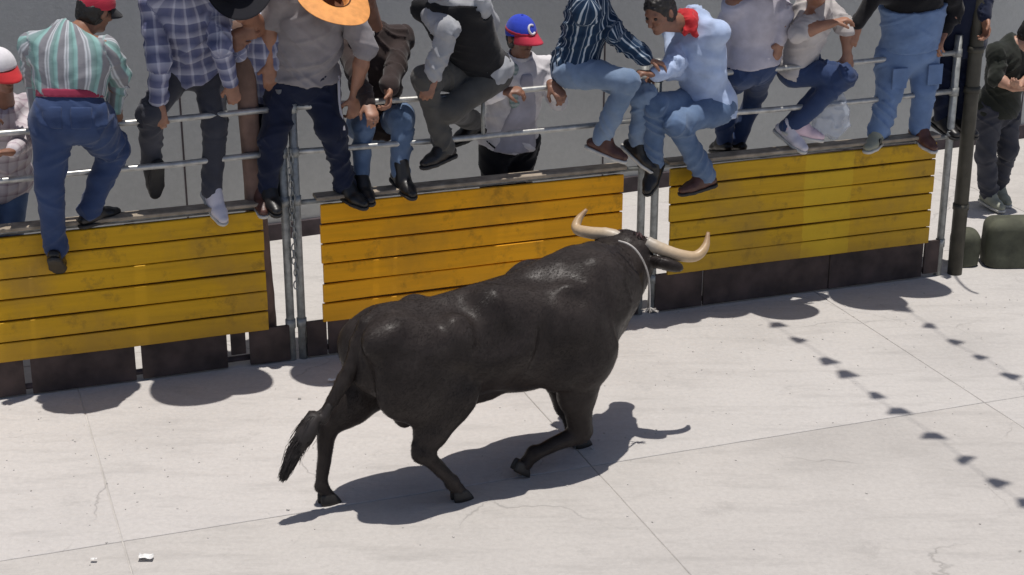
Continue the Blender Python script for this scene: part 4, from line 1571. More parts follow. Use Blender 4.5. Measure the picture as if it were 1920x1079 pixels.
    if shirt:
        f = Field(lo, hi, 0.0105)
        _torso(f, pel, che, up, latR, fw, A, sc, g, 0.022, 0.05, sh, hip)
        f.add(cone(che - up * 0.03, che + up * 0.035, 0.085 * sc, 0.072 * sc), 0.03)
        if hem > -0.05:
            f.add(ell(pel - up * 0.015, np.array([0.166 * sc * (0.5 + 0.5 * g), 0.128 * sc * g, 0.15 * sc]) + 0.020, A), 0.04)
        f.cut(pel - up * hem * sc, -up)
        f.cut(che + nrm(hd - che) * 0.058 * sc, nrm(hd - che))
        for (s, e, w, a) in AR:
            f.add(cone(sh[s] + (pel - che) * 0.03, e, 0.070 * sc, 0.059 * sc), 0.022)
            bones.append((sh[s], e, 0.07, latR, 'limb'))
            if not (short or a.get('short')):
                w2 = e + (w - e) * a.get('cuff', 0.93)
                f.add(cone(e, w2, 0.058 * sc, 0.045 * sc), 0.02)
                bones.append((e, w2, 0.055, latR, 'limb'))
        V, F = f.mesh()
        bc = bone_coords(V, bones)
        V = wrinkle(V, F, bc, 0.018, seed * 3.7)
        mesh_obj('shirt', V, F, M[shirt], root, weave=bc)
        if collar:
            f = Field(che - 0.2, che + 0.25, 0.007)
            nd = nrm(hd - che)
            f.add(cone(che + nd * 0.03, che + nd * 0.075, 0.083 * sc, 0.075 * sc))
            f.sub(cone(che + nd * 0.0, che + nd * 0.2, 0.066 * sc, 0.066 * sc), 0.004)
            f.cut(che + nd * 0.085, nd); f.cut(che + nd * 0.025, -nd)
            V, F = f.mesh()
            mesh_obj('collar', V, F, M[collar], root)
        if vest:
            f = Field(lo, hi, 0.011)
            _torso(f, pel, che, up, latR, fw, A, sc, g, 0.043, 0.05, sh, hip)
            f.cut(pel - up * (hem - 0.04) * sc, -up)
            f.cut(che + nrm(hd - che) * 0.03 * sc, nrm(hd - che))
            for s in (-1, 1):
                f.sub(ell(sh[s] + latR * s * 0.03, (0.085, 0.085, 0.10), A), 0.01)
            V, F = f.mesh()
            bc = bone_coords(V, [(pel, che, 0.15, latR, 'torso')])
            V = wrinkle(V, F, bc, 0.009, seed * 2.1)
            mesh_obj('vest', V, F, M[vest], root, weave=bc)

    # ---- trousers
    if trousers and LG:
        f = Field(lo, hi, 0.0105)
        bones = [(pel - up * 0.05, pel + up * 0.1, 0.15, latR, 'torso')]
        f.add(ell(pel - up * 0.015, np.array([0.166 * sc * (0.5 + 0.5 * g), 0.128 * sc * g, 0.135 * sc]), A), 0.04)
        f.add(cone(pel, pel + up * 0.13 * sc, 0.150 * sc * (0.5 + 0.5 * g), 0.148 * sc * (0.5 + 0.5 * g), (fw, 0.80)), 0.05)
        f.cut(pel + up * (0.115 if hem <= -0.05 or belt else 0.05 - hem) * sc, up)
        for (s, k, an, t, l) in LG:
            lw = l.get('w', 1.0)
            f.add(cone(hip[s] + (k - hip[s]) * 0.04, k, 0.101 * sc * (0.4 + 0.6 * g) * lw, 0.071 * sc * lw), 0.035)
            f.add(cone(k, an + nrm(an - k) * 0.0, 0.070 * sc * lw, 0.057 * sc * lw), 0.03)
            bones += [(hip[s], k, 0.09, latR, 'limb'), (k, an, 0.07, latR, 'limb')]
        V, F = f.mesh()
        bc = bone_coords(V, bones)
        V = wrinkle(V, F, bc, 0.019, seed * 5.3 + 2)
        mesh_obj('trousers', V, F, M[trousers], root, weave=bc)
        if belt:
            f = Field(pel - 0.32, pel + 0.32, 0.009)
            f.add(cone(pel, pel + up * 0.13 * sc, 0.168 * sc * (0.5 + 0.5 * g), 0.166 * sc * (0.5 + 0.5 * g), (fw, 0.80)))
            f.cut(pel + up * 0.122 * sc, up); f.cut(pel + up * 0.078 * sc, -up)
            V, F = f.mesh()
            mesh_obj('belt', V, F, M[belt], root)
    for i, (s, k, an, t, l) in enumerate(LG):
        if l.get('bare'): continue
        sm = l.get('shoe', shoes)
        shoe(root, an, t, M[sm[0]], M[sm[1]], l.get('big', 1.0), l.get('stripes', False), l.get('high', False))

    if hat:
        kind = hat[0]
        if kind == 'cap': ball_cap(root, hd, nrm(hat[3]) if len(hat) > 3 else hf, hu, M[hat[1]], M[hat[2]], sc, emblem=len(hat) > 4 and hat[4], band_mat=M[hat[5]] if len(hat) > 5 else None)
        else:
            brim_hat(root, 'hat', hd + hu * 0.055 * sc, hu, hf, M[hat[1]], M[hat[1]], hat[2], 0.095 * sc, 0.13, hat[3], M['beltblack'])
    info = dict(root=root, pel=pel, che=che, hd=hd, hf=hf, hu=hu, up=up, lat=latR, fw=fw, sh=sh, hip=hip, AR=AR, LG=LG)
    return info


def _torso(f, pel, che, up, lat, fw, A, sc, g, o, k, sh, hip):
    L = np.linalg.norm(che - pel)
    f.add(ell(pel - up * 0.01, np.array([0.150 * sc * (0.5 + 0.5 * g), 0.112 * sc * g, 0.14 * sc]) + o, A), k)
    f.add(ell(pel + up * L * 0.36 + fw * 0.012 * g, np.array([0.142 * sc * (0.4 + 0.6 * g), 0.105 * sc * g, 0.17 * sc]) + o, A), k)
    f.add(ell(pel + up * L * 0.68, np.array([0.165 * sc * (0.6 + 0.4 * g), 0.118 * sc * (0.5 + 0.5 * g), 0.185 * sc]) + o, A), k)
    f.add(cone(sh[-1], sh[1], 0.060 * sc + o, 0.060 * sc + o), k)
    f.add(cone(che - up * 0.06, che + up * 0.0, 0.085 * sc + o, 0.062 * sc + o), k)


# ------------------------------------------------------------------ the crowd, from left to right
TOC = F_T            # facing the street
AWAY = -F_T
RIGHT = F_E
LEFT = -F_E

# half hidden man at the far left, standing behind the rails and bending over them
person('person in a pink and white plaid shirt bent behind the rails at the left edge', (0, 330, -0.50), (8, 205, -0.30), vec(0.4, 1), 'plaid_pink', 'denim_mid', 'skin_dark',
       look=vec(0.5, 1, -0.7), head=(2, 130, -0.14), hat=('cap', 'white', 'red'), seed=1,
       arms=[dict(side=1, el=(45, 262, '+'), wr=(22, 285, '+'), hand=vec(-0.8, 0.3, 0.1), curl=0.7), dict(side=-1, el=(-45, 250, '+'), wr=(-40, 245, 0.02), curl=0.7)],
       legs=[dict(side=1, kn=(22, 430, -0.42), an=(22, 540, -0.48), toe=vec(0.2, 1, -0.2)), dict(side=-1, kn=(-35, 430, -0.42), an=(-35, 540, -0.48), toe=vec(0, 1, -0.2))])

# man in the striped shirt, seen from behind, one leg over
p = person('person in a green and white striped shirt and red cap climbing the barrier', (132, 210, 0.30), (130, 74, 0.22), vec(0.25, -1), 'teal_stripe', 'denim_dark', 'skin_dark',
           look=vec(0.9, -0.6, -0.35), head=(181, 15, 0.12), tilt=vec(0.42, -0.05, 1), hat=('cap', 'redcap', 'blackfelt'), belt='beltred', hem=-0.085, seed=2, sc=1.04, girth=1.12,
           arms=[dict(side=1, el=(222, 142, 0.16), wr=(216, 204, 0.06), hand=vec(0.1, -0.5, -0.8), palm=vec(-0.3, -1, 0), curl=0.8), dict(side=-1, el=(66, 150, -0.04), wr=(70, 215, -0.02), hand=vec(0.2, -0.5, -0.7), palm=vec(0.2, -1, 0), curl=0.8)],
           legs=[dict(side=-1, kn=(92, 345, 0.26), an=(103, 466, 0.15), toe=vec(0.15, -0.8, -0.55), w=1.08), dict(side=1, kn=(212, 280, 0.06), an=(168, 393, 0.03), toe=vec(0.95, -0.5, 0.05), w=1.1)])

for s_ in (-1, 1):
    f = Field(p['pel'] - 0.3, p['pel'] + 0.3, 0.008)
    q = p['pel'] - p['up'] * 0.015
    f.add(ell(q, np.array([0.166 * 1.04 * 1.06, 0.128 * 1.04 * 1.12, 0.135 * 1.04]) + 0.0165, [p['lat'], p['fw'], p['up']]))
    cx = p['lat'] * 0.078 * s_
    f.cut(q + cx + p['lat'] * 0.055, p['lat']); f.cut(q + cx - p['lat'] * 0.055, -p['lat'])
    f.cut(q + p['up'] * 0.045, p['up']); f.cut(q - p['up'] * 0.075, nrm(-p['up'])); f.cut(q, p['fw'])
    V, F = f.mesh()
    mesh_obj('back_pocket', V, F, M['denim_dark'], p['root'])

# man in the plaid shirt leaning on the top rail
p = person('person in a blue grey plaid shirt and one white trainer gripping the top rail', (362, 122, -0.16), (345, -12, 0.10), vec(-0.1, 1, -0.1), 'plaid_blue', 'charcoal', 'skin',
           look=vec(0, 1, -0.6), head=(350, -75, 0.30), hat=('hat', 'tanstraw', 0.28, 0.08), seed=3, sc=1.02, girth=0.95, hem=0.03,
           arms=[dict(side=-1, el=(297, 118, '+'), wr=(296, 196, 0.06), hand=vec(0.1, 0.15, -1), palm=vec(0.3, -1, 0), curl=0.65, cuff=0.85), dict(side=1, el=(412, 85, '+'), wr=(440, 185, 0.05), hand=vec(0.2, 0, -1), palm=vec(0, -1, 0), curl=0.9)],
           legs=[dict(side=-1, kn=(283, 212, 0.02), an=(283, 308, -0.14), toe=vec(-0.1, -0.3, -1), big=0.9), dict(side=1, kn=(402, 240, -0.04), an=(399, 358, -0.02), toe=vec(0.25, 0.8, -0.55), shoe=('shoe_white', 'sole'))])

# timber post behind the rails and the man in the black hat hugging it
b0, b1 = at_off(479, 385, -0.07), at_off(452, 40, -0.07)
ax = nrm(b1 - b0)
foot = b0 - ax * (b0[2] / ax[2])
tpst = thing('timber_post', 'leaning weathered brown timber post behind the rails under the black hat', 'post', foot, FANG)
rr = np.random.RandomState(21)
L_ = np.linalg.norm(b1 - foot)
V, F = [], []
sx_, sy_ = nrm(np.cross(ax, F_T)), None
sy_ = np.cross(ax, sx_)
NR, NK = 26, 16
for i in range(NR):
    t = i / (NR - 1)
    for k in range(NK):
        th = 2 * math.pi * k / NK
        r = 0.062 * (1 + 0.10 * math.cos(3 * th + 2 * t) + 0.05 * math.sin(5 * th)) * (1.12 - 0.22 * t) + rr.normal(0, 0.0018)
        V.append(foot + ax * L_ * t + sx_ * r * math.cos(th) + sy_ * r * math.sin(th))
for i in range(NR - 1):
    for k in range(NK):
        F.append((i * NK + k, i * NK + (k + 1) % NK, (i + 1) * NK + (k + 1) % NK, (i + 1) * NK + k))
F.append(tuple((NR - 1) * NK + k for k in range(NK)))
mesh_obj('trunk', np.array(V), F, M['timber'], tpst)
p = person('person in a wide black hat, checked shirt and navy jeans hugging the timber post', (506, 168, -0.22), (492, 58, -0.04), vec(-0.35, 1), 'plaid_blue', 'navy', 'skin_dark',
           look=vec(-0.2, 1, -0.8), head=(449, -6, 0.30), hat=('hat', 'blackfelt', 0.215, 0.06), seed=4, girth=0.85, hem=0.06, tilt=vec(-0.08, 0.55, 1), wide=0.85,
           arms=[dict(side=-1, el=(446, 98, 0.10), wr=(440, 66, 0.13), hand=vec(0.9, 0.2, 0.1), palm=vec(0.1, -1, 0), curl=0.7, short=True), dict(side=1, el=(536, 120, -0.28), wr=(530, 185, -0.28), hand=vec(0, 0.1, -1), palm=vec(0, -1, 0), curl=0.8)],
           legs=[dict(side=-1, kn=(488, 262, -0.16), an=(488, 352, -0.07), toe=vec(-0.1, 0.9, -0.25), w=0.9, shoe=('shoe_brown', 'sole')), dict(side=1, kn=(510, 262, -0.2), an=(512, 350, -0.16), toe=vec(0.3, 0.9, -0.3), w=0.9)])

# big man in the grey T-shirt
p = person('heavy person in a grey T shirt and navy track trousers standing over the left posts', (566, 142, -0.10), (588, -22, 0.10), vec(0.05, 1, -0.1), 'greytee', 'navy', 'skin',
           look=vec(0.1, 1, -0.7), head=(600, -78, 0.26), seed=6, sc=1.06, girth=1.32, hem=-0.03, short=False,
           arms=[dict(side=1, el=(683, 90, 0.12), wr=(664, 186, 0.05), hand=vec(-0.1, 0.1, -1), palm=vec(-0.2, -1, 0), curl=0.8, short=True), dict(side=-1, el=(505, 40, 0.05), wr=(505, 120, 0.0), hand=vec(0, 0, -1), palm=vec(0.2, -1, 0), curl=0.5, short=True)],
           legs=[dict(side=-1, kn=(512, 258, 0.0), an=(502, 352, -0.02), toe=vec(0.1, 0.95, -0.25), w=0.95), dict(side=1, kn=(622, 240, 0.05), an=(646, 345, -0.01), toe=vec(0.5, 0.85, -0.2), w=0.95)])
# the white piping down the track trousers
LGx = [q for q in p['LG'] if q[0] == 1][0]
k_, an_ = LGx[1], LGx[2]
hp_ = p['hip'][1]
outw = nrm(p['lat'] * 0.8 + F_T * 0.9)
V, F = tube([hp_ + outw * 0.145 + p['up'] * 0.05, hp_ + (k_ - hp_) * 0.5 + outw * 0.107, k_ + outw * 0.088], [0.009, 0.009, 0.008], 8)
mesh_obj('white_piping', V, F, M['white'], p['root'])

# orange sombrero held low in front of him
hc = at_off(624, -13, 0.34)
hh = thing('sombrero', 'orange wide brimmed straw hat held with its dark hollow side showing', 'hat', hc * np.array([1, 1, 0]))
U_ = nrm(vec(0.20, 0.52, 0.75)); F_ = nrm(np.cross(U_, F_E)); 
brim_hat(hh, 'straw_brim', hc, -U_, F_, M['orangestraw'], M['orangestraw'], 0.245, 0.10, 0.12, 0.03)
V, F = lathe([(0.106, 0.007), (0.099, 0.0), (0.092, -0.05), (0.085, -0.10), (0.002, -0.095)], hc, np.cross(F_, U_), F_, U_, 40, lambda x, y, z, r, th: (x, y * 1.12, z + 0.004))
mesh_obj('crown_lining', V, F, M['darkstraw'], hh)

# man in the brown jacket behind, sitting with a boot on the ledge
p = person('person in a dark brown jacket sitting behind the rails with one boot on the ledge', (705, 222, -0.42), (702, 66, -0.34), vec(0.15, 1), 'brownjacket', 'denim_mid', 'skin',
           head=(684, -24, -0.22), look=vec(0.2, 1, -0.5), seed=7, girth=1.0, hem=0.10,
           arms=[dict(side=1, el=(742, 125, '+'), wr=(728, 168, '+'), hand=vec(-0.1, 0.4, -0.7), palm=vec(-0.6, 0.2, -0.2), curl=0.8, cuff=0.86), dict(side=-1, el=(668, 140, '+'), wr=(690, 195, '+'), curl=0.7)],
           legs=[dict(side=1, kn=(752, 222, -0.06), an=(750, 322, -0.03), toe=vec(0.2, 0.95, -0.25), shoe=('shoe_black', 'sole_dark'), high=True, w=1.0), dict(side=-1, kn=(682, 240, -0.08), an=(676, 335, -0.06), toe=vec(0.1, 1, -0.2), w=0.9)])

# man in the vest crouching on the barrier
p = person('person in a black vest over a grey long sleeved shirt crouching on the middle barrier', (905, 132, -0.10), (840, -2, 0.06), vec(-0.75, 0.65), 'greyshirt', 'greyslack', 'skin',
           look=vec(-0.6, 0.8, -0.7), head=(812, -62, 0.16), vest='black', seed=8, sc=1.05, girth=1.02, hem=0.05,
           arms=[dict(side=-1, el=(856, 72, 0.34), wr=(803, 165, 0.16), hand=vec(-0.35, 0.1, -0.9), palm=vec(0.4, -0.9, 0), curl=0.7), dict(side=1, el=(930, 60, -0.2), wr=(905, 150, -0.1), curl=0.6)],
           legs=[dict(side=-1, kn=(788, 148, 0.14), an=(848, 318, -0.01), toe=vec(-0.9, 0.4, -0.12), w=1.02), dict(side=1, kn=(846, 205, 0.10), an=(888, 228, -0.25), toe=vec(-0.9, 0.4, -0.2), w=1.0)])
q = [x for x in p['AR'] if x[0] == -1][0]
f = Field(q[2] - 0.08, q[2] + 0.08, 0.005)
d = nrm(q[2] - q[1])
f.add(cone(q[2] - d * 0.012, q[2] + d * 0.012, 0.043, 0.041)); f.cut(q[2] + d * 0.014, d); f.cut(q[2] - d * 0.014, -d)
V, F = f.mesh()
mesh_obj('bracelet', V, F, M['red'], p['root'])

# man with the blue cap behind the rails
p = person('person in an open white shirt and blue and red cap standing behind the rails', (954, 256, -0.44), (974, 120, -0.33), vec(0.10, 1), 'white', 'black', 'skin_dark',
           head=(978, 66, -0.26), look=vec(0.16, 1, -0.15), tilt=vec(0, 0.22, 1), hat=('cap', 'bluecap', 'redcap', vec(0.42, 1, -0.35), True, 'redcap'), seed=9, sc=1.04, girth=1.08, hem=0.05, collar='white',
           arms=[dict(side=-1, el=(902, 178, '+'), wr=(942, 172, 0.0), hand=vec(0.9, 0.3, 0.1), palm=vec(0, -0.3, -1), curl=0.8, cuff=0.8), dict(side=1, el=(1046, 190, -0.2), wr=(1034, 158, 0.02), hand=vec(0.3, 0.7, -0.5), palm=vec(0.2, -0.6, -1), curl=0.9, cuff=0.85)],
           legs=[dict(side=-1, kn=(925, 370, -0.42), an=(925, 475, -0.45), toe=vec(0, 1, -0.1)), dict(side=1, kn=(970, 370, -0.42), an=(970, 475, -0.45), toe=vec(0, 1, -0.1))])
# grey T-shirt front and checked scarf
f = Field(p['pel'] - 0.3, p['che'] + 0.3, 0.010)
_torso(f, p['pel'], p['che'], p['up'], p['lat'], p['fw'], [p['lat'], p['fw'], p['up']], 1.0, 1.05, 0.040, 0.05, p['sh'], p['hip'])
f.add(ell(p['pel'] - p['up'] * 0.015, np.array([0.170, 0.134, 0.15]) + 0.034, [p['lat'], p['fw'], p['up']]), 0.04)
f.cut(p['pel'] - p['up'] * 0.045, -p['up']); f.cut(p['che'] - p['up'] * 0.02, p['up'])
for s in (-1, 1):
    f.cut(p['che'] + p['lat'] * 0.030 * s, nrm(p['lat'] * s + p['up'] * 0.22))
f.cut(p['che'] - p['fw'] * 0.03, -p['fw'])
V, F = f.mesh()
bc = bone_coords(V, [(p['pel'], p['che'], 0.15, p['lat'], 'torso')])
V = wrinkle(V, F, bc, 0.010, 77)
mesh_obj('undershirt', V, F, M['palegrey'], p['root'])
f = Field(p['che'] - 0.4, p['che'] + 0.3, 0.009)
c0 = p['che'] - p['lat'] * 0.085 + p['up'] * 0.035
f.add(cone(c0 - p['fw'] * 0.03, c0 + p['fw'] * 0.085 - p['up'] * 0.03, 0.03, 0.035), 0.02)
f.add(cone(c0 + p['fw'] * 0.085 - p['up'] * 0.03, c0 + p['fw'] * 0.145 - p['up'] * 0.23 + p['lat'] * 0.02, 0.035, 0.045, (p['fw'], 0.5)), 0.02)
V, F = f.mesh()
bc = bone_coords(V, [(c0 + p['fw'] * 0.085, c0 + p['fw'] * 0.145 - p['up'] * 0.23, 0.03, p['lat'], 'torso')])
V = wrinkle(V, F, bc, 0.008, 31)
sc_ = mesh_obj('scarf', V, F, M['scarf'], p['root'], weave=bc)

# man in the navy striped shirt sitting on the top rail
p = person('person in a navy and white striped shirt and pale jeans sitting on the top rail', (1078, 118, -0.02), (1112, -10, 0.06), vec(0.85, 0.55), 'navy_stripe', 'denim_light', 'skin',
           look=vec(0.9, 0.5, -0.4), head=(1130, -70, 0.10), seed=10, sc=1.0, girth=0.98, hem=0.06, hat=('hat', 'tanstraw', 0.2, 0.08),
           arms=[dict(side=-1, el=(1078, 75, 0.02), wr=(1060, 112, 0.02), hand=vec(-0.2, 0, -1), palm=vec(0.5, -1, 0), curl=0.8), dict(side=1, el=(1166, 92, 0.26), wr=(1212, 112, 0.26), hand=vec(0.9, 0.1, -0.25), palm=vec(-0.2, 0, -1), curl=0.6)],
           legs=[dict(side=-1, kn=(1178, 152, 0.30), an=(1124, 266, 0.08), toe=vec(0.75, 0.55, -0.30), w=1.0, shoe=('shoe_brown', 'sole'), high=True), dict(side=1, kn=(1208, 178, 0.20), an=(1196, 268, 0.10), toe=vec(0.5, 0.6, -0.5), w=0.95, shoe=('shoe_black', 'sole'))])

# man in the light blue shirt perched by the twin posts
p = person('person in a light blue shirt with a red neckerchief perched over twin posts', (1330, 190, 0.08), (1300, 44, 0.10), vec(-0.85, 0.35, -0.1), 'lightblue', 'denim_mid', 'skin_dark',
           look=vec(-0.9, 0.5, -0.5), head=(1236, 20, 0.24), tilt=vec(-0.45, 0.2, 1), seed=11, sc=1.05, girth=1.0, hem=0.10, collar='red', wide=1.0,
           arms=[dict(side=-1, el=(1268, 152, 0.32), wr=(1228, 140, 0.28), hand=vec(-0.9, 0.0, 0.2), palm=vec(0.2, 0, -1), curl=0.7), dict(side=1, el=(1300, 150, 0.0), wr=(1250, 140, 0.1), hand=vec(-1, 0.2, 0), palm=vec(0, 0, -1), curl=0.6)],
           legs=[dict(side=-1, kn=(1226, 196, 0.22), an=(1226, 305, 0.15), toe=vec(-0.55, 0.5, -0.6), shoe=('shoe_black', 'sole_dark')), dict(side=1, kn=(1268, 232, 0.26), an=(1322, 328, 0.16), toe=vec(-0.95, 0.1, -0.12), shoe=('shoe_brown', 'sole_dark'))])
nd = nrm(p['hd'] - p['che'])
c0 = p['che'] + nd * 0.085 + F_T * 0.01
f = Field(c0 - 0.2, c0 + 0.2, 0.0075)
f.add(cone(c0 - nd * 0.012, c0 + nd * 0.010, 0.078, 0.074), 0.02)
f.add(cone(c0 + F_T * 0.07, c0 + F_T * 0.10 - UPV * 0.07 + F_E * 0.02, 0.035, 0.018), 0.02)
f.add(cone(c0 + F_T * 0.07, c0 + F_T * 0.08 - UPV * 0.06 - F_E * 0.05, 0.030, 0.014), 0.02)
V, F = f.mesh()
bc = bone_coords(V, [(c0 - nd * 0.05, c0 + nd * 0.05, 0.05, p['lat'], 'torso')])
V = wrinkle(V, F, bc, 0.012, 5.0, fv=40, fu=6)
mesh_obj('neckerchief', V, F, M['red'], p['root'])

# man in the pale shirt sitting with his back to the street
person('person in a pale lavender shirt sitting on the rail right of the red neckerchief', (1412, 112, -0.06), (1416, -12, -0.02), vec(-0.25, -1), 'lavender', 'denim_dark', 'skin',
       head=(1410, -80, 0.10), look=vec(-0.4, -1), hat=('hat', 'tanstraw', 0.24, 0.07), seed=12, sc=1.03, girth=1.05, hem=0.02,
       arms=[dict(side=1, el=(1470, 28, 0.06), wr=(1462, 78, 0.05), hand=vec(-0.2, 0.1, -1), palm=vec(-0.4, -1, 0), curl=0.9), dict(side=-1, el=(1362, 40, -0.1), wr=(1370, 100, -0.1), curl=0.7)],
       legs=[dict(side=-1, kn=(1362, 170, -0.42), an=(1358, 262, -0.46), toe=vec(0, -1, -0.2)), dict(side=1, kn=(1416, 172, -0.42), an=(1385, 262, -0.48), toe=vec(0, -1, -0.2))])

# crouching man with white trainers
person('person in a cream shirt and navy jeans crouching on the ledge in pink white trainers', (1492, 118, -0.16), (1528, 8, 0.02), vec(0.8, 0.6), 'cream', 'denim_dark', 'skin',
       look=vec(0.6, 0.8, -0.5), head=(1540, -58, 0.28), hat=('hat', 'tanstraw', 0.24, 0.07), seed=13, sc=1.0, girth=0.95, hem=0.02,  # unseen hat above the frame, added to cast more crowd shadow
       arms=[dict(side=-1, el=(1496, 62, 0.16), wr=(1560, 44, 0.22), hand=vec(0.9, 0, 0.2), palm=vec(0, 0, -1), curl=0.6, short=True), dict(side=1, el=(1588, 52, 0.02), wr=(1588, 100, 0.05), hand=vec(0.15, 0.1, -1), palm=vec(0, -1, 0), curl=0.8, short=True)],
       legs=[dict(side=-1, kn=(1582, 142, 0.16), an=(1496, 230, -0.02), toe=vec(0.93, 0.3, -0.22), shoe=('shoe_pink', 'sole')), dict(side=1, kn=(1560, 150, 0.0), an=(1478, 236, -0.06), toe=vec(0.4, 0.8, -0.4), shoe=('shoe_white', 'sole'))])

# clear bag
bc0 = at_off(1560, 222, 0.02)
bg_ = thing('plastic_bag', 'crumpled clear plastic bag standing on the ledge beside the white trainers', 'bag', bc0 * np.array([1, 1, 0]))
f = Field(bc0 - 0.22, bc0 + 0.24, 0.008)
f.add(ell(bc0 - UPV * 0.025, (0.115, 0.07, 0.105)), 0.03); f.add(ell(bc0 + UPV * 0.07, (0.085, 0.045, 0.07)), 0.05); f.add(cone(bc0 + UPV * 0.1 + F_E * 0.03, bc0 + UPV * 0.15 + F_E * 0.05, 0.03, 0.018), 0.04)
V, F = f.mesh()
n = vert_normals(V, F)
V = V + n * ((1 - np.abs(2 * vnoise(V * 19) - 1)) ** 2 * 0.022)[:, None]
mesh_obj('film', V, F, M['film'], bg_)

# overalls
p = person('person in faded blue denim overalls standing on the right barrier ledge', (1706, 92, -0.05), (1716, -36, 0.02), vec(0.0, 1), 'black', 'denim_overall', 'skin',
           head=(1720, -95, 0.30), seed=14, sc=1.06, girth=1.18, hem=-0.10, hat=('hat', 'tanstraw', 0.27, 0.08),
           arms=[dict(side=-1, el=(1640, -8, 0.06), wr=(1606, 48, 0.06), hand=vec(-0.35, 0.1, -0.9), palm=vec(0.6, -0.8, 0), curl=0.6), dict(side=1, el=(1790, 20, 0.0), wr=(1770, 60, 0.05), curl=0.6)],
           legs=[dict(side=-1, kn=(1668, 170, 0.0), an=(1648, 246, -0.02), toe=vec(-0.80, 0.55, -0.12), w=1.18, shoe=('shoe_grey', 'sole'), stripes=True), dict(side=1, kn=(1732, 165, 0.0), an=(1724, 240, -0.01), toe=vec(0.15, 0.95, -0.25), w=1.10, shoe=('shoe_brown', 'sole'))])
f = Field(p['pel'] - 0.35, p['che'] + 0.35, 0.010)
_torso(f, p['pel'], p['che'], p['up'], p['lat'], p['fw'], [p['lat'], p['fw'], p['up']], 1.06, 1.18, 0.046, 0.05, p['sh'], p['hip'])
f.cut(p['pel'] + p['up'] * 0.03, -p['up']); f.cut(p['che'] - p['up'] * 0.16, p['up'])
V, F = f.mesh()
bc = bone_coords(V, [(p['pel'], p['che'], 0.15, p['lat'], 'torso')])
V = wrinkle(V, F, bc, 0.012, 13)
bib = mesh_obj('bib', V, F, M['denim_overall'], p['root'])
for (s, k, an, t, l) in p['LG']:
    c = p['hip'][s] + (k - p['hip'][s]) * 0.55 + F_T * 0.115 + F_E * 0.02 * s
    f = Field(c - 0.12, c + 0.12, 0.007)
    V, F = box_pts(c, F_E, UPV, F_T, 0.055, 0.07, 0.006, 0.004)
    mesh_obj('patch_pocket', V, F, M['denim_overall'], p['root'], False)

# dark figure between overalls and pole
person('person all in dark navy standing between the denim overalls and the tall pole', (1796, 78, -0.16), (1796, -40, -0.10), vec(0.1, 1), 'navy', 'navy', 'skin',
       head=(1796, -100, 0.16), seed=15, sc=1.03, girth=1.05, hem=0.06, hat=('hat', 'blackfelt', 0.30, 0.08),
       arms=[dict(side=1, el=(1844, 0, 0.0), wr=(1846, 34, 0.08), hand=vec(0.1, 0.3, -0.9), palm=vec(-0.8, 0, 0), curl=0.7), dict(side=-1, el=(1752, 10, -0.2), wr=(1760, 60, -0.2), curl=0.5)],
       legs=[dict(side=-1, kn=(1772, 160, -0.10), an=(1766, 218, -0.12), toe=vec(0.1, 1, -0.2)), dict(side=1, kn=(1802, 160, -0.10), an=(1798, 218, -0.12), toe=vec(0.2, 1, -0.2))])

# person standing on the ground beyond the pole
gx = at_z(1855, 372, 0.08)
o_ = -((gx - F_O) @ F_T) * -1
p14 = lambda x, y, d=0.0: at_off(x, y, o_ + d)
person('person in a black T shirt and dark jeans stooping over their hands beyond the pole', p14(1872, 196), p14(1898, 86, 0.05), vec(0.35, 1, -0.1), 'blacktee', 'charcoal', 'skin_light',
       head=p14(1938, 62, 0.16), look=vec(0.4, 0.8, -0.9), seed=16, sc=1.02, girth=1.08, hem=0.08, short=True,
       arms=[dict(side=-1, el=p14(1868, 146, 0.18), wr=p14(1900, 166, 0.30), hand=vec(0.9, 0.3, 0.0), palm=vec(0, 0.2, 1), curl=0.6), dict(side=1, el=p14(1935, 146, 0.16), wr=p14(1912, 160, 0.30), hand=vec(-0.8, 0.5, 0.1), palm=vec(0, 0.2, 1), curl=0.6)],
       legs=[dict(side=-1, kn=p14(1848, 288, 0.05), an=p14(1853, 362, 0.0), toe=vec(0.1, 1, -0.1), shoe=('shoe_grey', 'sole')), dict(side=1, kn=p14(1892, 280, 0.02), an=p14(1872, 352, -0.12), toe=vec(-0.1, 1, -0.1), shoe=('shoe_grey', 'sole'))])


# ================================================================== OVERHEAD AND SMALL THINGS
def bunting(label, along, o0, o1, z, n, seed):
    rr = random.Random(seed)
    t = thing('bunting', label, 'bunting', W(along, (o0 + o1) / 2, 0), FANG, 'strings of bunting over the street')
    pts = [W(along + 0.02 * math.sin(k), o0 - 1.0 + (o1 - o0 + 2.0) * k / 24.0, z + 0.10 * ((k - 12) / 12.0) ** 2) for k in range(25)]
    V, F = tube(pts, 0.003, 5)
    mesh_obj('cord', V, F, M['cord'], t)
    for k in range(n):
        o_ = o0 + (o1 - o0) * (k + rr.uniform(-0.15, 0.15)) / (n - 1)
        c = W(along, o_, z + 0.02)
        w_, h_ = rr.uniform(0.05, 0.085), rr.uniform(0.045, 0.08)
        V, F = [], []
        a = nrm(F_E + F_T * rr.uniform(-0.7, 0.7))
        b_ = nrm(np.cross(a, UPV) + UPV * rr.uniform(-0.8, 0.3))
        for i in range(5):
            for j in range(4):
                x, y = (i / 4 - 0.5) * 2, j / 3
                V.append(c + a * x * w_ * (1 - 0.55 * y) - b_ * (y - 0.4) * h_ * 1.6 + UPV * 0.012 * math.sin(3 * x + 5 * y + k))
        for i in range(4):
            for j in range(3):
                F.append((i * 4 + j, (i + 1) * 4 + j, (i + 1) * 4 + j + 1, i * 4 + j + 1))
        mesh_obj('flag', np.array(V), F, M['bunting'], t, False)


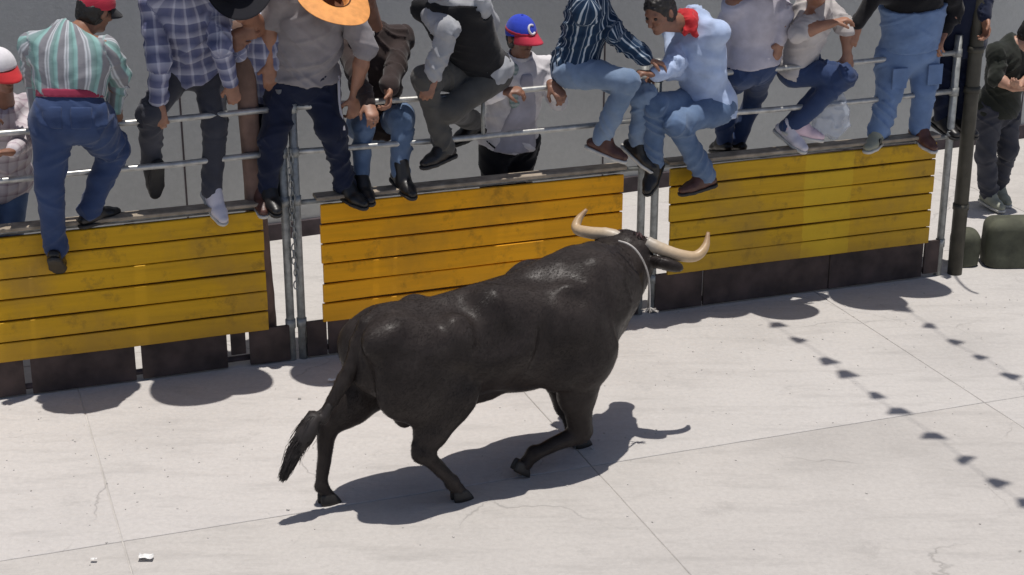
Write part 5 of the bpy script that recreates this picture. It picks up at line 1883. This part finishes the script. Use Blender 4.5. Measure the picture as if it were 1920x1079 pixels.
ZB = 5.2
def sh_shift(z): return np.array([SUN_TRAVEL.x / -SUN_TRAVEL.z * z, SUN_TRAVEL.y / -SUN_TRAVEL.z * z, 0])
def under(px0, py0, px1, py1, z):
    r = []
    for (x, y) in ((px0, py0), (px1, py1)):
        G = at_z(x, y) - sh_shift(z)
        r.append(((G - F_O) @ F_E, (G - F_O) @ F_T))
    return r
u0 = under(1480, 610, 1905, 950, ZB)
bunting('string of small cloth flags crossing above the street nearer the bull', (u0[0][0] + u0[1][0]) / 2, u0[0][1], u0[1][1], ZB, 10, 3)
u1 = under(1700, 578, 1882, 705, ZB)
bunting('string of small cloth flags crossing above the street nearer the tall pole', (u1[0][0] + u1[1][0]) / 2, u1[0][1], u1[1][1] + 0.3, ZB, 6, 5)


# litter
def scrap(label, px, py, size, seed, on=None, mat='paper'):
    rr = np.random.RandomState(seed)
    c = at_z(px, py, 0.012) if on is None else on
    t = thing('paper_scrap', label, 'paper scrap', c, 0, 'scraps of litter on the street')
    n = 7
    V, F = [], []
    for i in range(n):
        for j in range(n):
            x, y = (i / (n - 1) - 0.5) * size, (j / (n - 1) - 0.5) * size * 0.6
            V.append(c + np.array([x, y, 0.004 + abs(rr.normal(0, 0.2)) * size * 0.45]))
    for i in range(n - 1):
        for j in range(n - 1):
            F.append((i * n + j, (i + 1) * n + j, (i + 1) * n + j + 1, i * n + j + 1))
    mesh_obj('sheet', np.array(V), F, M[mat], t, False)


scrap('crumpled white paper scrap lying near the bottom left of the street', 274, 1046, 0.07, 1)
scrap('tiny white paper scrap left of the larger crumpled one', 176, 1050, 0.03, 2)
scrap('small white scrap on the street behind the bull tail', 622, 714, 0.045, 3)

# loose grit and chips scattered on the concrete
rr = np.random.RandomState(8)
m2 = MB()
for i in range(420):
    a, o_ = rr.uniform(-3.3, 3.8), abs(rr.normal(0, 1.4)) + 0.05
    s = rr.uniform(0.002, 0.005) * (2.0 if rr.rand() < 0.04 else 1)
    c = W(a, o_, s * 0.4)
    th = rr.uniform(0, 6.28)
    V, F = box_pts(c, np.array([math.cos(th), math.sin(th), 0]), np.array([-math.sin(th), math.cos(th), 0]), UPV, s, s * rr.uniform(0.4, 0.9), s * 0.5)
    V = V + rr.normal(0, s * 0.15, V.shape)
    m2.add(V, F)
o = m2.build('grit', M['ground'], None, False)
tag(o, 'fine grit and crumbs scattered over the concrete street', 'grit', kind='stuff')

# ribbons strung above the right end of the barricade: only their curling shade reaches the picture
zt = 3.2
sft = sh_shift(zt)
for lab, pts, r_ in (('thin dark ribbon hanging over the street left of the tall pole', [(1640, 538), (1650, 548), (1664, 553)], 0.010),
                     ('broad dark ribbon hanging over the street left of the tall pole', [(1680, 525), (1694, 542), (1710, 558)], 0.018),
                     ('long curling dark ribbon hanging over the street right beside the tall pole', [(1786, 510), (1800, 530), (1818, 545), (1834, 551)], 0.012)):
    P = curve_pts([at_z(x, y) - sft + UPV * zt for (x, y) in pts], 14)
    V, F = tube(P, np.linspace(r_ * 0.7, r_, 14), 6)
    V = inv_apply(None, V) - P[0]
    o = mesh_obj('ribbon', V, F, M['cord'], None, world_space=False)
    o.location = tuple(P[0])
    tag(o, lab, 'ribbon', 'ribbons over the end of the barricade')

# low dark green rounded blocks by the pole
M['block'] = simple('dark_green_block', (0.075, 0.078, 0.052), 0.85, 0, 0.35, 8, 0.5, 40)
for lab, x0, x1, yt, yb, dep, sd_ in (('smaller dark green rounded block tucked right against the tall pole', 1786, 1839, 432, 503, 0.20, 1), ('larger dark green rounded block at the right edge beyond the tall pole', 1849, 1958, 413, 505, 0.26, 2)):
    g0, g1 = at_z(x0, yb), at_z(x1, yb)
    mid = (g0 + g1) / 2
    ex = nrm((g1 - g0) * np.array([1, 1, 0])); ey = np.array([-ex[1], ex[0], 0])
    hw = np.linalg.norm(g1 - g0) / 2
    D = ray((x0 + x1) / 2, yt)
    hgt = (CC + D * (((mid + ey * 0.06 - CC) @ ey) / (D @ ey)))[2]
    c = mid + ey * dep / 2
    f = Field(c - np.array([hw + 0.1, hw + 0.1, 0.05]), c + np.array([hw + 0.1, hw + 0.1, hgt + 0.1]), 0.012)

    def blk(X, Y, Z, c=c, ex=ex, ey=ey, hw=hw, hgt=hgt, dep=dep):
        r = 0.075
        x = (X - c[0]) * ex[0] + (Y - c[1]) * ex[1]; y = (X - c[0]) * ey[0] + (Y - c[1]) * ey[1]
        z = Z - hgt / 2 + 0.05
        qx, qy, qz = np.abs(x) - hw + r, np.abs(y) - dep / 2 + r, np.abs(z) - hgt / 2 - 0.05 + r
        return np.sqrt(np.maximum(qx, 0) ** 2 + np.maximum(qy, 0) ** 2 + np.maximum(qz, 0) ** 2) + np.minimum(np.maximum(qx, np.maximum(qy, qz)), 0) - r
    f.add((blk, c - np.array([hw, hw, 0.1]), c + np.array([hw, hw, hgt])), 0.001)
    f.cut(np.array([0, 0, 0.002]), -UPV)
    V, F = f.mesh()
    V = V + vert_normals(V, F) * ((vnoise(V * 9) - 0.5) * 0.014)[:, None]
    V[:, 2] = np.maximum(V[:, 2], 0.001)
    b0 = c * np.array([1, 1, 0])
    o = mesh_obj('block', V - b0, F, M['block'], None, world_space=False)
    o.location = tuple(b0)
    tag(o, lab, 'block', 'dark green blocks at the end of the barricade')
